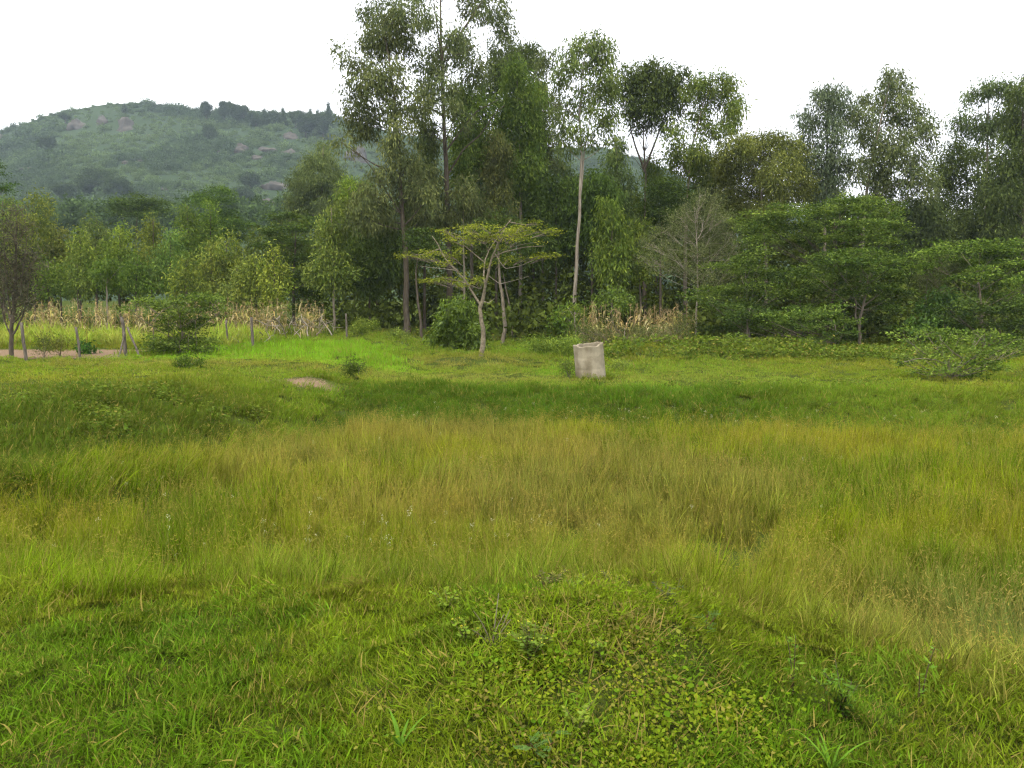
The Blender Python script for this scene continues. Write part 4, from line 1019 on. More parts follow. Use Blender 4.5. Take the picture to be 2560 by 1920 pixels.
tree('acacia_bush', 'feathery green acacia bush with bare lower stems behind the braced post', 'shrub', 27.5,
     [(452, 868), (452, 850), (455, 820), (450, 790)], .05,
     [(520, 740, 34, 7), (480, 745, 36, 8), (440, 752, 30, 8), (545, 748, 22, 6), (370, 758, 34, 9), (405, 765, 36, 10), (350, 755, 18, 7), (460, 775, 44, 10), (510, 770, 36, 9), (430, 790, 46, 10), (480, 795, 44, 10), (400, 805, 30, 8), (455, 820, 44, 9), (500, 812, 34, 9), (320, 770, 12, 7), (550, 780, 18, 6), (440, 850, 46, 12), (490, 850, 44, 12), (520, 862, 36, 10), (400, 855, 36, 11), (450, 868, 56, 9), (380, 868, 24, 8), (500, 872, 40, 8)],
     'acacia', None, M_BARK_GREY, minz=.15, sscale=.75, dm=1.3, depth=.6,
     extra_limbs=[dict(px=[(384, 868), (383, 840), (386, 815), (392, 790)], r=.022), dict(px=[(420, 866), (422, 830), (420, 800), (426, 790)], r=.03), dict(px=[(382, 802, -.9), (398, 785, -.9), (415, 772, -.9), (440, 760, -.9)], r=.02),
                  dict(px=[(470, 876, -.6), (472, 850, -.7), (476, 836, -.7)], r=.014), dict(px=[(450, 876, -.7), (448, 860, -.7), (449, 848, -.7)], r=.012), dict(px=[(492, 866), (488, 830), (490, 800)], r=.02)])
tree('broadleaf_bush', 'glossy broad leaved green bush left of the umbrella tree trunk', 'shrub', 36,
     [(1140, 850), (1142, 820), (1142, 790), (1145, 760)], .06,
     [(1150, 752, 24, 16), (1130, 768, 30, 18), (1170, 770, 28, 20), (1115, 795, 28, 20), (1150, 795, 38, 22), (1185, 800, 28, 24), (1100, 822, 28, 18), (1135, 825, 40, 22), (1175, 830, 38, 22), (1090, 838, 22, 12), (1125, 852, 40, 16), (1170, 855, 40, 14), (1205, 830, 16, 24), (1130, 868, 24, 8)],
     'broad', None, M_BARK_DARK, mat=M_GLOSSLEAF, minz=.1, dm=1.2, sscale=.62, depth=.8, tint=(1.5, 1.15, .6))

def post(label, px, py_top, py_bot, Y, r, lean_px=0, braces=()):
    b = P(px, py_bot, Y); z0 = gz(b[0], Y)
    root = empty('fence_post', (b[0], Y, z0)); tag(root, label, 'fence post', 'fence posts on the left')
    o = np.array([b[0], Y, z0])
    top = P(px + lean_px, py_top, Y); bot = np.array([b[0], Y, z0 - .25])
    g = Geo(); g.tube(refine([bot, top], 8, .012) - o, r * .82 * np.linspace(1.08, .92, 8), 9, wob=.16)
    obj('post', g.mesh('post', True), M_POST, root)
    for (ax, ay, bx, by, dy, rr) in braces:
        q = P(bx, by, Y + dy); q[2] = gz(q[0], Y + dy) - .05
        g = Geo(); g.tube(refine([q, P(ax, ay, Y)], 8, .015) - o, rr, 7, wob=.2)
        obj('brace', g.mesh('brace', True), M_POST, root)
post('leaning grey fence post just right of the twiggy tree', 67, 806, 905, 25, .06, -14)
post('solitary thin grey fence post on the left', 203, 817, 903, 25.5, .05, -12)
post('grey corner post propped by two slanting poles', 317, 792, 885, 26.5, .068, -12, [(313, 830, 295, 888, -.6, .03), (318, 818, 352, 876, -.3, .035)])
post('thin dark fence post right of the acacia bush', 569, 800, 852, 32, .05, -3)
post('stouter grey fence post at the left end of the dead branches', 634, 793, 856, 31.5, .07, -6)
post('short pale post beyond the dead branches', 867, 784, 822, 38, .06, -2)

def brush_pile():
    Y = 33.0
    c = P(740, 845, Y); o = np.array([c[0], Y, gz(c[0], Y)])
    root = empty('brush_pile', o); tag(root, 'tangle of pale dead branches heaped along the fence line', 'brush pile')
    M = {0: M_DEAD, 1: M_BARK_GREY}
    lines = [[(690, 798), (712, 830), (716, 845)], [(690, 798), (700, 790), (698, 808), (718, 842)], [(735, 790), (725, 815), (730, 835)], [(760, 795), (785, 812), (805, 832)], [(800, 795), (795, 812), (806, 831)],
             [(820, 800), (830, 815), (834, 834)], [(640, 800), (680, 815), (700, 812)], [(745, 795), (770, 815), (800, 820)], [(650, 830), (660, 850), (640, 838), (600, 852)], [(576, 842), (600, 858), (608, 852)],
             [(700, 835), (690, 815), (672, 800)], [(770, 840), (765, 810), (750, 785)], [(790, 838), (815, 808), (845, 798)], [(660, 856), (680, 838), (690, 845)], [(610, 862), (625, 850), (640, 856)], [(735, 838), (750, 820), (790, 800)], [(676, 850), (668, 825), (690, 790)], [(830, 838), (812, 815), (800, 790)], [(750, 842), (735, 822), (745, 800)]]
    for i, l in enumerate(lines):
        d0 = U(-.8, 1.2)
        q = refine([P(x, y, Y + d0 + .3 * j) for j, (x, y) in enumerate(l)], 10, .05)
        r = U(.014, .034); g = Geo(); g.tube(q - o, np.linspace(r, r * .3, 10), 6, wob=.15)
        for k in range(3):
            s = q[rng.integers(2, 9)]; e = s + rng.normal(0, .25, 3) + np.array([0, 0, .15])
            g.tube(bezier(s, (s + e) / 2 + rng.normal(0, .05, 3), e, 5) - o, np.linspace(r * .45, .004, 5), 4)
        obj('branch', g.mesh('branch', True), M[0 if i % 4 else 1], root)
brush_pile()

# ------------------------------------------------------------------ dry maize
def maize_mesh(h, green=0.0):
    g = Geo()
    tan = np.array([.37, .30, .13]); gr = np.array([.20, .24, .05])
    stalk = np.array([[0, 0, -.05], [U(-.03, .03), U(-.03, .03), h * .5], [U(-.08, .08), U(-.08, .08), h]])
    pth = refine(stalk, 6)
    g.tube(pth, np.linspace(.014, .006, 6), 5, np.array([.36, .27, .13]))
    for i in range(11):
        t = U(.2, .98); b, _ = at_z(pth, h * t); az = U(0, 2 * math.pi); ln = U(.35, .7)
        d = np.array([math.cos(az), math.sin(az), 0]); s = np.array([-d[1], d[0], U(-.3, .3)])
        tt = np.linspace(0, 1, 6); drop = U(.5, 1.3)
        c = b + d * (ln * .65 * tt[:, None]) + np.array([0, 0, 1.0]) * (ln * (.55 * tt - drop * 1.1 * tt ** 2))[:, None]
        w = U(.06, .10) * np.array([.5, 1, 1, .8, .5, .08])
        V = np.stack([c - s * w[:, None] / 2, c + s * w[:, None] / 2], 1).reshape(-1, 3)
        Q = np.array([[2 * k, 2 * k + 1, 2 * k + 3, 2 * k + 2] for k in range(5)])
        col = (tan * (1 - green) + gr * green) * U(.6, 1.3) * np.array([1, U(.85, 1.08), U(.7, 1.3)])
        g.add(V, Q, np.tile(col, (5, 1)))
    for i in range(6):
        a = pth[-1]; e = a + np.array([U(-.13, .13), U(-.13, .13), U(.1, .25)])
        g.tube([a, (a + e) / 2, e], [.006, .005, .003], 3, np.array([.40, .30, .15]), cap=False)
    return g.mesh('maize_plant')

def build_maize():
    ms = [maize_mesh(U(1.5, 2.05), gg) for gg in (0, 0, .1, .2, .0, .35, .1, .55)]
    for m_ in ms: m_.materials.append(M_LEAF)
    def row(x0, x1, y0, y1, n, label, group, s=(.66, .92)):
        for i in range(n):
            x, y = U(x0, x1), U(y0, y1)
            o = bpy.data.objects.new('maize_plant', ms[rng.integers(0, len(ms))])
            o.location = (x, y, gz(x, y)); o.rotation_euler = (U(-.12, .12), U(-.12, .12), U(0, 6.28)); k = U(*s); o.scale = (k, k, k)
            COL.objects.link(o); tag(o, label(x, y), 'maize', group)
    row(-24.5, -9.5, 36.8, 40.5, 215, 
        lambda x, y: ('dry maize in the %s of the left field, %s' % ('front rows' if y < 38.6 else 'rear rows',
            'left of the braced corner post' if x < -19.5 else 'behind the braced corner post' if x < -16.5 else 'behind the acacia bush' if x < -13 else 'by the dead branches')), 'dry maize field on the left')
    row(3.4, 8.6, 37.2, 39.0, 75, lambda x, y: 'dry maize plant, %s part of the patch behind the concrete ring' % ('left' if x < 6 else 'right'), 'small dry maize patch behind the concrete ring', (.78, 1.05))
build_maize()
tree('twiggy_bush', 'grey green twiggy bush covering the front of the small maize patch', 'shrub', 36,
     [(1560, 860), (1560, 845), (1560, 820)], .04, [(1450, 825, 34, 20, .7), (1500, 835, 44, 20, .8), (1560, 838, 46, 20, .8), (1620, 840, 46, 20, .9), (1680, 835, 40, 22, .9), (1530, 800, 30, 14, .4), (1720, 810, 34, 28), (1450, 850, 30, 14)], 'dry', None, M_BARK_GREY, minz=.1, sscale=.9, tint=(.95, .95, .75), dm=.85)
tree('leafy_shrub', 'green leafy shrub rising behind the small maize patch', 'shrub', 40, [(1530, 840), (1530, 780), (1530, 750)], .05,
     [(1510, 738, 28, 14), (1540, 730, 26, 14), (1570, 742, 26, 12), (1500, 755, 26, 14), (1555, 755, 30, 14)], 'broad', None, M_BARK_DARK, mat=M_GLOSSLEAF, sscale=.6, dm=1.1, tint=(1.5, 1.15, .6))
tree('leafy_shrub', 'dark green shrub hiding the foot of the long pale trunk', 'shrub', 40.5, [(1425, 850), (1425, 815), (1425, 790)], .04,
     [(1435, 768, 26, 14), (1405, 785, 26, 16), (1450, 795, 24, 16), (1420, 812, 32, 18), (1385, 815, 24, 16)], 'young', None, M_BARK_DARK, tint=(.75, .9, .7))
tree('yellowish_shrub', 'small yellow green acacia shoot left of the small maize patch', 'shrub', 37, [(1440, 850), (1438, 800), (1435, 780)], .025,
     [(1420, 770, 26, 6), (1450, 775, 28, 6), (1405, 782, 20, 5)], 'umbrella', None, M_BARK_GREY, tint=(.8, .9, 1))

# ------------------------------------------------------------------ dark undergrowth behind everything
def undergrowth():
    st = STY['scrub']; C3 = []
    def band(x0, x1, step, ya, yb, Y0, Y1, r=(34, 60), fade=None):
        for x in np.arange(x0, x1, step):
            y = U(ya, yb); Y = U(Y0, Y1); q = P(x + U(-20, 20), y, Y); m = Y / F; rr = U(*r)
            C3.append((q[0], q[1], q[2], rr * m, rr * m, rr * m * U(.6, .9), 1.0))
    band(-150, 820, 20, 660, 735, 56, 62)
    band(-150, 820, 26, 600, 680, 62, 70)
    band(820, 2700, 16, 700, 830, 48, 54)
    band(820, 2700, 16, 600, 740, 52, 58)
    band(860, 2150, 22, 500, 640, 56, 62)
    band(2150, 2700, 20, 560, 680, 54, 60)
    band(1740, 2700, 16, 760, 880, 40, 45)
    band(1260, 1480, 18, 770, 840, 40, 45, (24, 40))
    band(820, 1000, 20, 770, 830, 44, 48, (24, 40))
    V, Q, C, _ = crown_leaves(C3, st, np.ones(3))
    me = new_mesh('undergrowth', V, Q); face_color(me, 'col', C)
    tag(obj('undergrowth', me, M_LEAF), 'dark tangled undergrowth filling the shade between the trees', 'undergrowth', kind='stuff')
undergrowth()

# ------------------------------------------------------------------ concrete ring
def concrete_mat():
    m, t, out = nt('weathered_concrete'); N, Lk = t.nodes, t.links
    tc = N.new('ShaderNodeTexCoord')
    n1 = N.new('ShaderNodeTexNoise'); n1.inputs['Scale'].default_value = 2.6; n1.inputs['Detail'].default_value = 10; n1.inputs['Roughness'].default_value = .65
    n2 = N.new('ShaderNodeTexNoise'); n2.inputs['Scale'].default_value = 38; n2.inputs['Detail'].default_value = 5
    mp = N.new('ShaderNodeMapping'); mp.inputs['Scale'].default_value = (2.2, 2.2, .7)
    n3 = N.new('ShaderNodeTexNoise'); n3.inputs['Scale'].default_value = 1.5; n3.inputs['Detail'].default_value = 6
    Lk.new(tc.outputs['Object'], n1.inputs['Vector']); Lk.new(tc.outputs['Object'], n2.inputs['Vector']); Lk.new(tc.outputs['Object'], mp.inputs['Vector']); Lk.new(mp.outputs[0], n3.inputs['Vector'])
    r = N.new('ShaderNodeValToRGB')
    r.color_ramp.elements[0].position = .30; r.color_ramp.elements[0].color = (.20, .17, .115, 1)
    r.color_ramp.elements[1].position = .70; r.color_ramp.elements[1].color = (.39, .34, .245, 1)
    e = r.color_ramp.elements.new(.5); e.color = (.29, .25, .175, 1)
    Lk.new(n1.outputs['Fac'], r.inputs['Fac'])
    r2 = N.new('ShaderNodeValToRGB'); r2.color_ramp.elements[0].position = .36; r2.color_ramp.elements[0].color = (.55, .52, .47, 1); r2.color_ramp.elements[1].position = .58; r2.color_ramp.elements[1].color = (1, 1, 1, 1)
    Lk.new(n3.outputs['Fac'], r2.inputs['Fac'])
    mu = N.new('ShaderNodeMix'); mu.data_type = 'RGBA'; mu.blend_type = 'MULTIPLY'; mu.inputs['Factor'].default_value = .85
    Lk.new(r.outputs['Color'], mu.inputs['A']); Lk.new(r2.outputs['Color'], mu.inputs['B'])
    b = N.new('ShaderNodeBsdfPrincipled'); b.inputs['Roughness'].default_value = .95; b.inputs['Specular IOR Level'].default_value = .1
    Lk.new(mu.outputs['Result'], b.inputs['Base Color'])
    bp = N.new('ShaderNodeBump'); bp.inputs['Strength'].default_value = .6; bp.inputs['Distance'].default_value = .012
    Lk.new(n2.outputs['Fac'], bp.inputs['Height']); Lk.new(bp.outputs[0], b.inputs['Normal']); Lk.new(b.outputs[0], out.inputs['Surface'])
    return m

def concrete_ring():
    Y = 23.0
    b = P(1478, 946, Y); x0 = b[0]; z0 = gz(x0, Y)
    H, R, r = 1.14, .445, .375
    n, kz = 72, 48
    th = np.arange(n) * 2 * math.pi / n
    hs = H - .02 + .03 * (fbm(np.cos(th) * 3 + 9, np.sin(th) * 3 + 9, .8, 5, 3) - .5) * 2
    # bites out of the front rim (front = -Y, angle -pi/2)
    def bite(c, w, d): return d * np.exp(-(np.angle(np.exp(1j * (th - c))) / w) ** 4)
    hs = hs - bite(-1.15, .30, .07) - bite(-2.0, .5, .05) - bite(2.6, .3, .04)
    V = []
    for (rad, up) in [(R, True), (r, False)]:
        pass
    prof = [(R * 1.0, t) for t in np.linspace(-.12, 1, kz)] + [(r, t) for t in np.linspace(1, .1, kz)]
    V = np.zeros((len(prof), n, 3))
    for i, (rad, t) in enumerate(prof):
        if i < kz: rad = rad * (1 - .012 * (math.exp(-((t - .36) / .02) ** 2) + math.exp(-((t - .68) / .02) ** 2)) + .012 * sst(.9, 1, t))
        wob = 1 + .012 * (fbm(np.cos(th) * 2 + i * .4, np.sin(th) * 2 + 4, .7, 9, 3) - .5)
        V[i, :, 0] = rad * wob * np.cos(th); V[i, :, 1] = rad * wob * np.sin(th)
        V[i, :, 2] = t * hs if t > 0 else t * H
    i = np.arange(len(prof) - 1)[:, None] * n; j = np.arange(n)[None, :]; j2 = (j + 1) % n
    Q = np.stack([i + j, i + j2, i + n + j2, i + n + j], -1).reshape(-1, 4)
    o = obj('concrete_ring', new_mesh('concrete_ring', V.reshape(-1, 3), Q, False), concrete_mat())
    o.location = (x0, Y, z0 - .05)
    o.rotation_euler = (math.radians(2.6), math.radians(-5.5), 0)
    tag(o, 'weathered upright concrete culvert ring with chipped rim, leaning on the meadow', 'concrete ring')
concrete_ring()
def ring_grass():
    c = P(1478, 946, 23.0); n = 34
    th = U(0, 2 * math.pi, n); x = c[0] + np.cos(th) * U(.47, .62, n); y = 23.0 + np.sin(th) * U(.47, .62, n)
    pro = [blades(60, .10, (.08, .26), (.006, .012), .35, .8, 4, .15, (.6, 1.3)) for _ in range(4)]
    p, r, s = place(x, y, .8, 1.2, 1.0, .2)
    scatter('ring_grass', 'longer grass grown up round the foot of the concrete ring', 'grass', pro, p, r, s, mixc((.09, .18, .008), (.16, .21, .015), rng.random(n)), M_GRASS)
ring_grass()

# ------------------------------------------------------------------ small plants standing in the meadow
def small_bush(name, label, px, py, Y, w, h, sty='young', tint=(1, 1, 1), group=None, n=9, ss=.35, dm=.7, mat=None):
    b = P(px, py, Y); z0 = gz(b[0], Y)
    root = empty(name, (b[0], Y, z0)); tag(root, label, 'shrub', group)
    C3 = [(U(-w, w) * .6, U(-w, w) * .5, h * U(.3, .85), w * U(.35, .55), w * .4, h * U(.18, .3), 1.0) for _ in range(n)]
    V, Q, C, ends = crown_leaves(C3, STY[sty], np.array(tint), dm, ss)
    me = new_mesh('foliage', V, Q); face_color(me, 'col', C); obj('foliage', me, mat or M_LEAF, root)
    for cen, tp in ends[:6]:
        g = Geo(); g.tube(bezier((U(-.03, .03), U(-.03, .03), -.03), (cen[0] * .4, cen[1] * .4, cen[2] * .6), cen, 6), np.linspace(.012, .004, 6), 5)
        obj('stem', g.mesh('stem'), M_BARK_GREY, root)
small_bush('meadow_bush', 'low dark green cushion bush alone in the left meadow', 468, 945, 20.5, .46, .38, 'young', (.5, .62, .5))
small_bush('meadow_bush', 'small upright dark bush on the crest above the basin', 891, 952, 21.3, .30, .56, 'young', (.55, .62, .6))
small_bush('meadow_bush', 'flat grey green weed left of the small upright bush', 838, 948, 21.3, .28, .22, 'young', (1.0, 1.05, .9))
small_bush('meadow_bush', 'sparse brownish weed at the left foot of the concrete ring', 1423, 930, 23.2, .28, .5, 'dry', (.7, .8, .5), dm=.35, ss=.5)
small_bush('meadow_bush', 'green weed sprouting inside the top of the concrete ring', 1478, 868, 23.0, .14, .25, 'young', (1.1, 1.1, 1), n=5) if False else None
small_bush('meadow_bush', 'leafy shrub at the roots of the leftmost bare trunk', 1000, 862, 39, .55, .6, 'young', (1.4, 1.4, 1.2), ss=.5, dm=.8)
small_bush('meadow_bush', 'yellowish shrub between the dead branches and the bare trunk', 905, 850, 40, .8, .9, 'young_bright', (1, 1, 1), ss=.5, dm=.8)
small_bush('meadow_bush', 'grey green shrub left of the concrete ring at the thicket edge', 1380, 868, 33, 1.3, .9, 'young', (1.3, 1.4, 1.0), n=16, ss=.5, dm=.7)
small_bush('meadow_bush', 'dark leafy cabbage like plant behind the solitary post', 212, 865, 28.5, .4, .45, 'broad', (.8, .9, .8), ss=.5, dm=.9)
small_bush('meadow_bush', 'thin dry brown weed between the left fence posts', 110, 890, 26.5, .5, .75, 'dry', (.7, .75, .5), dm=.25, ss=.6)
small_bush('meadow_bush', 'wispy dry bush right of the solitary post', 150, 880, 27, .6, .6, 'dry', (.9, .8, .5), dm=.2, ss=.6)
small_bush('meadow_bush', 'bushy light weed on the berm right of the concrete ring', 1555, 915, 26, .35, .45, 'young', (1.5, 1.5, 1.2), dm=.4)

# creeping leaves and weeds on banks, berm and thicket edge
def leafy_patch(rad, n, L, W, hmax, up=.3):
    p = rng.normal(size=(n, 3)) * rad * .5; p[:, 2] = U(.01, hmax, n)
    D = rng.normal(size=(n, 3)); D[:, 2] = np.abs(D[:, 2]) * up
    Nn = np.array([0, 0, 1.0]) + rng.normal(0, .45, (n, 3))
    V, Q = leaf_quads(p, norm(D), Nn, U(.6, 1.2, n) * L, U(.7, 1.2, n) * W)
    me = new_mesh('leaf_patch', V, Q); b = U(.65, 1.3, n)
    face_color(me, 'col', np.stack([b * U(.9, 1.15, n), b, b * U(.7, 1.2, n)], 1)); face_float(me, 'dry', np.where(rng.random(n) < .08, .7, U(0, .15, n)))
    return me
def build_weeds():
    pr = [leafy_patch(.35, 150, .075, .045, .16) for _ in range(5)]
    f = lambda x, y: np.where(fbm(x, y, 1.2, 201) > .48, 1, .12) * in_view(x, y, 1.5)
    x1, y1 = points_in(lambda x, y: f(x, y) * (sdf(x, y) > .1) * sst(-4.2, -5.0, x), -14, -3, 7, 15.5, 3.0)
    x2, y2 = points_in(lambda x, y: f(x, y) * sst(3.4, 4.6, x) * np.exp(-((y - 32.2) / 1.2) ** 2), 3, 14, 29.5, 34.5, 7)
    x3, y3 = points_in(lambda x, y: f(x, y) * sst(9, 10.5, x), 9, 22, 30, 35, 3.5)
    x4, y4 = points_in(lambda x, y: f(x, y) * np.exp(-(((x - 7) / 2.0) ** 2 + ((y - 19.8) / .7) ** 2)), 3, 11, 18, 21.5, 5)
    x5, y5 = points_in(lambda x, y: f(x, y) * .5, -30, 26, 38, 44, 1.2)
    x = np.concatenate([x1, x2, x3, x4, x5]); y = np.concatenate([y1, y2, y3, y4, y5])
    p, r, s = place(x, y, .7, 1.2, 1.0, .15)
    s *= np.where(y > 25, 1.7, 1.0)[:, None]; s[:, 2] *= np.where(y > 25, 1.3, 1)
    c = mixc((.075, .135, .016), (.14, .20, .025), rng.random(len(x)))
    scatter('creeping_weeds', 'leafy creeping weeds on the banks and the berm', 'weeds', pr, p, r, s, c, M_GRASS)
build_weeds()

# ------------------------------------------------------------------ the weedy mound in front
def round_leaves(n=34, R=.17):
    V, Q, C, Dr = [], [], [], []; off = 0
    for i in range(n):
        c = np.array([U(-R, R), U(-R, R), U(.012, .05)]); rr = U(.005, .0105)
        nrm = norm(np.array([U(-.45, .45), U(-.45, .45), 1.0])); a = norm(np.cross(nrm, [1, .3, 0])); b = np.cross(nrm, a)
        th = np.linspace(0, 2 * math.pi, 9)[:-1] + U(0, 6)
        ring = c + rr * (np.cos(th)[:, None] * a + np.sin(th)[:, None] * b) * (1 + rng.normal(0, .06, (8, 1)))
        v = np.vstack([ring, c - nrm * rr * .22])
        q = np.array([[8, 0, 1, 2], [8, 2, 3, 4], [8, 4, 5, 6], [8, 6, 7, 0]])
        V.append(v); Q.append(q + off); off += 9
        bb = U(.75, 1.25); col = np.array([bb * U(.9, 1.2), bb, bb]); 
        C += [col] * 4; Dr += [.55 if rng.random() < .04 else 0.0] * 4
    me = new_mesh('round_leaves', np.vstack(V), np.vstack(Q), True)
    face_color(me, 'col', np.array(C)); face_float(me, 'dry', np.array(Dr))
    return me
def build_mound():
    pr = [round_leaves() for _ in range(5)]
    f = lambda x, y: np.clip(mound_w(x, y) * 1.3 - .05, 0, 1) * np.where(fbm(x, y, .35, 211, 3) > .46, 1, .15) * (sdf(x, y) > .0) * (.25 + .75 * sst(3.7, 3.1, y))
    x, y = points_in(f, -1.6, 2.6, 1.8, 4.8, 42)
    p, r, s = place(x, y, .8, 1.3, 1.0, .1)
    scatter('ground_cover', 'round leaved creeping ground cover on the near mound', 'ground cover', pr, p, r, s, mixc((.090, .180, .010), (.130, .205, .012), rng.random(len(x))), M_GRASS)
    sw = [leafy_patch(.17, 210, U(.013, .028), U(.009, .016), U(.05, .09), .7) for _ in range(8)]
    x, y = grid_in(lambda x, y: np.clip(mound_w(x, y) * 1.4 - .1, 0, 1) * np.where(fbm(x, y, .3, 214, 3) > .44, 1, .3) * (sdf(x, y) > -.05), -1.6, 2.6, 1.8, 5, 30)
    p, r, s = place(x, y, .7, 1.2, .6 + .9 * fbm(x, y, .3, 215), .15)
    scatter('mound_weeds', 'small leaved green weeds matted over the near mound', 'weeds', sw, p, r, s, mixc(mixc((.105, .195, .008), (.190, .240, .014), rng.random(len(x))), (.13, .105, .035), (rng.random(len(x)) < .16) * .75), M_GRASS)
    # dry bits of straw
    st_ = [blades(26, .16, (.05, .16), (.003, .006), 1.25, .4, 3, 1.0, (.8, 1.3)) for _ in range(4)]
    x, y = points_in(lambda x, y: np.clip(mound_w(x, y) + .12, 0, 1) * (sdf(x, y) > -.1) * in_view(x, y, .8), -4, 4, 1.6, 5, 16)
    p, r, s = place(x, y, .7, 1.3, 1.0, .1)
    scatter('dry_straw', 'dry straw and dead stems lying among the near grass', 'straw', st_, p, r, s, np.tile((.30, .20, .10), (len(x), 1)), M_GRASS)
    # small white flower heads and seed tufts over the tall grass
    def tuft():
        n = 10; pz = np.stack([U(-.012, .012, n), U(-.012, .012, n), U(.46, .49, n)], 1)
        V, Q = leaf_quads(pz, norm(rng.normal(size=(n, 3))), rng.normal(size=(n, 3)), U(.005, .011, n), U(.003, .005, n))
        g = Geo(); g.add(V, Q); g.tube([[0, 0, 0], [.01, 0, .25], [0, 0, .47]], [.0016, .0014, .001], 3, cap=False)
        me = g.mesh('flower_head'); k = len(me.polygons)
        c = np.tile((1.0, 1.0, .85), (k, 1)); c[n:] = (.35, .4, .12); face_color(me, 'col', c); face_float(me, 'dry', np.zeros(k)); return me
    tf = [tuft() for _ in range(4)]
    x, y = points_in(lambda x, y: (sdf(x, y) < -.1) * in_view(x, y, 1) * (np.exp(-(((x + 1.0) / 1.5) ** 2 + ((y - 6.0) / 1.2) ** 2)) + .5 * np.exp(-(((x - 3) / 5) ** 2 + ((y - 14.6) / .8) ** 2)) + .03), -8, 12, 4.8, 16, 9)
    p, r, s = place(x, y, .9, 1.35, 1.0, .15); s *= (1 + .6 * sst(9, 13, y))[:, None]; s[:, 2] /= (1 + .45 * sst(9, 13, y))
    scatter('wild_flower_heads', 'tiny pale flower heads dotted over the tall grass', 'flowers', tf, p, r, s, np.tile((.62, .60, .42), (len(x), 1)), M_GRASS)
build_mound()

def weed(name, label, px, py, Y, stems, h, leafL, leafW, col, spread=.5, buds=None, leaves=14, stemcol=(.16, .14, .06), pinn=False, group=None, cat='weed'):
    b = P(px, py, Y); x, y = b[0], Y; z0 = gz(x, y)
    root = empty(name, (x, y, z0)); tag(root, label, cat, group)
    for i in range(stems):
        az = U(0, 6.28); l = h * U(.65, 1.1); sp = spread * U(.3, 1)
        end = np.array([math.cos(az) * l * sp, math.sin(az) * l * sp, l])
        q = bezier((U(-.02, .02), U(-.02, .02), -.01), end * np.array([.3, .3, .65]), end, 10)
        g = Geo(); g.tube(q, np.linspace(.0032, .0014, 10), 5, np.array(stemcol), cap=False)
        st = obj('stem', g.mesh('stem'), M_LEAF, root)
        n = leaves
        g2 = Geo()
        if not pinn:
            t = U(.15, 1, n); base = np.stack([np.interp(t, np.linspace(0, 1, 10), q[:, k]) for k in range(3)], 1)
            D = rng.normal(size=(n, 3)); D[:, 2] = U(-.15, .6, n); Nn = np.array([0, 0, 1.0]) + rng.normal(0, .35, (n, 3))
            L = leafL * U(.6, 1.15, n) * (1.15 - .4 * t); W = leafW * U(.8, 1.15, n) * (1.15 - .4 * t)
            V, Q = leaf_quads(base, norm(D), Nn, L, W)
        else:
            Vs, Qs, off = [], [], 0
            for j in range(n):
                t = U(.2, 1); bp = np.array([np.interp(t, np.linspace(0, 1, 10), q[:, k]) for k in range(3)])
                d = norm(np.array([U(-1, 1), U(-1, 1), U(.0, .4)])); sd_ = norm(np.cross(d, [0, 0, 1]))
                m_ = 11
                tt = np.linspace(.15, 1, m_)
                pts = np.repeat(bp + d * (tt * leafL)[:, None], 2, 0); sg = np.tile([1, -1], m_)[:, None]
                v, qq = leaf_quads(pts, sd_ * sg + d * .35, np.tile([0, 0, 1.0], (m_ * 2, 1)) + rng.normal(0, .1, (m_ * 2, 3)), np.full(m_ * 2, leafL * .26), np.full(m_ * 2, leafL * .085))
                Vs.append(v); Qs.append(qq + off); off += len(v)
            V, Q = np.vstack(Vs), np.vstack(Qs)
        k = len(Q); c = np.array(col) * U(.75, 1.25, k)[:, None] * np.stack([U(.9, 1.15, k), np.ones(k), U(.8, 1.2, k)], 1)
        g2.add(V, Q, c)
        obj('leaves', g2.mesh('leaves'), M_LEAF, st)
        if buds:
            g3 = Geo()
            for j in range(2):
                pc = end + np.array([U(-.015, .015), U(-.015, .015), U(-.005, .008)])
                g3.tube([pc, pc + [0, 0, .003], pc + [0, 0, .005]], [.0020, .0032, .0018], 6, np.array(buds) * U(.85, 1.1))
            obj('bud', g3.mesh('bud'), M_LEAF, st)
G1 = (.15, .23, .025)
YB = (.28, .30, .03)
weed('budding_weed', 'weed with yellow buds at the upper left rim of the mound', 1120, 1575, 4.05, 8, .17, .045, .024, G1, .7, YB)
weed('budding_weed', 'dense green weed with buds in the centre of the mound', 1330, 1745, 3.25, 13, .15, .040, .024, (.12, .18, .025), .8, (.50, .50, .05))
weed('budding_weed', 'budding weed right of the mound centre', 1500, 1760, 3.2, 8, .13, .038, .024, G1, .8, YB)
weed('budding_weed', 'brownish leafy weed on the crest of the mound', 1370, 1545, 4.25, 16, .14, .036, .022, (.12, .12, .035), .9, (.35, .36, .06))
weed('budding_weed', 'budding weed near the bottom edge of the picture', 1440, 1880, 2.85, 6, .12, .036, .022, (.17, .24, .03), .7, YB)
weed('budding_weed', 'dark low weed right of the mound crest', 1545, 1530, 4.3, 12, .12, .034, .02, (.09, .10, .035), 1.0, (.45, .45, .05))
weed('budding_weed', 'small dark weed on the right shoulder of the mound', 1680, 1560, 4.0, 10, .14, .034, .02, (.08, .10, .04), .9)
weed('budding_weed', 'small budding weed left of the mound centre', 1170, 1690, 3.5, 6, .11, .036, .022, G1, .8, (.55, .5, .05))
weed('budding_weed', 'light green budding weed high on the middle of the mound', 1440, 1610, 3.85, 9, .11, .034, .022, (.15, .22, .03), .9, YB)
weed('mimosa_seedling', 'blue green feathery leaved mimosa at the bottom of the mound', 1345, 1895, 2.75, 4, .10, .060, .02, (.080, .145, .034), .9, None, 3, (.12, .06, .04), True)
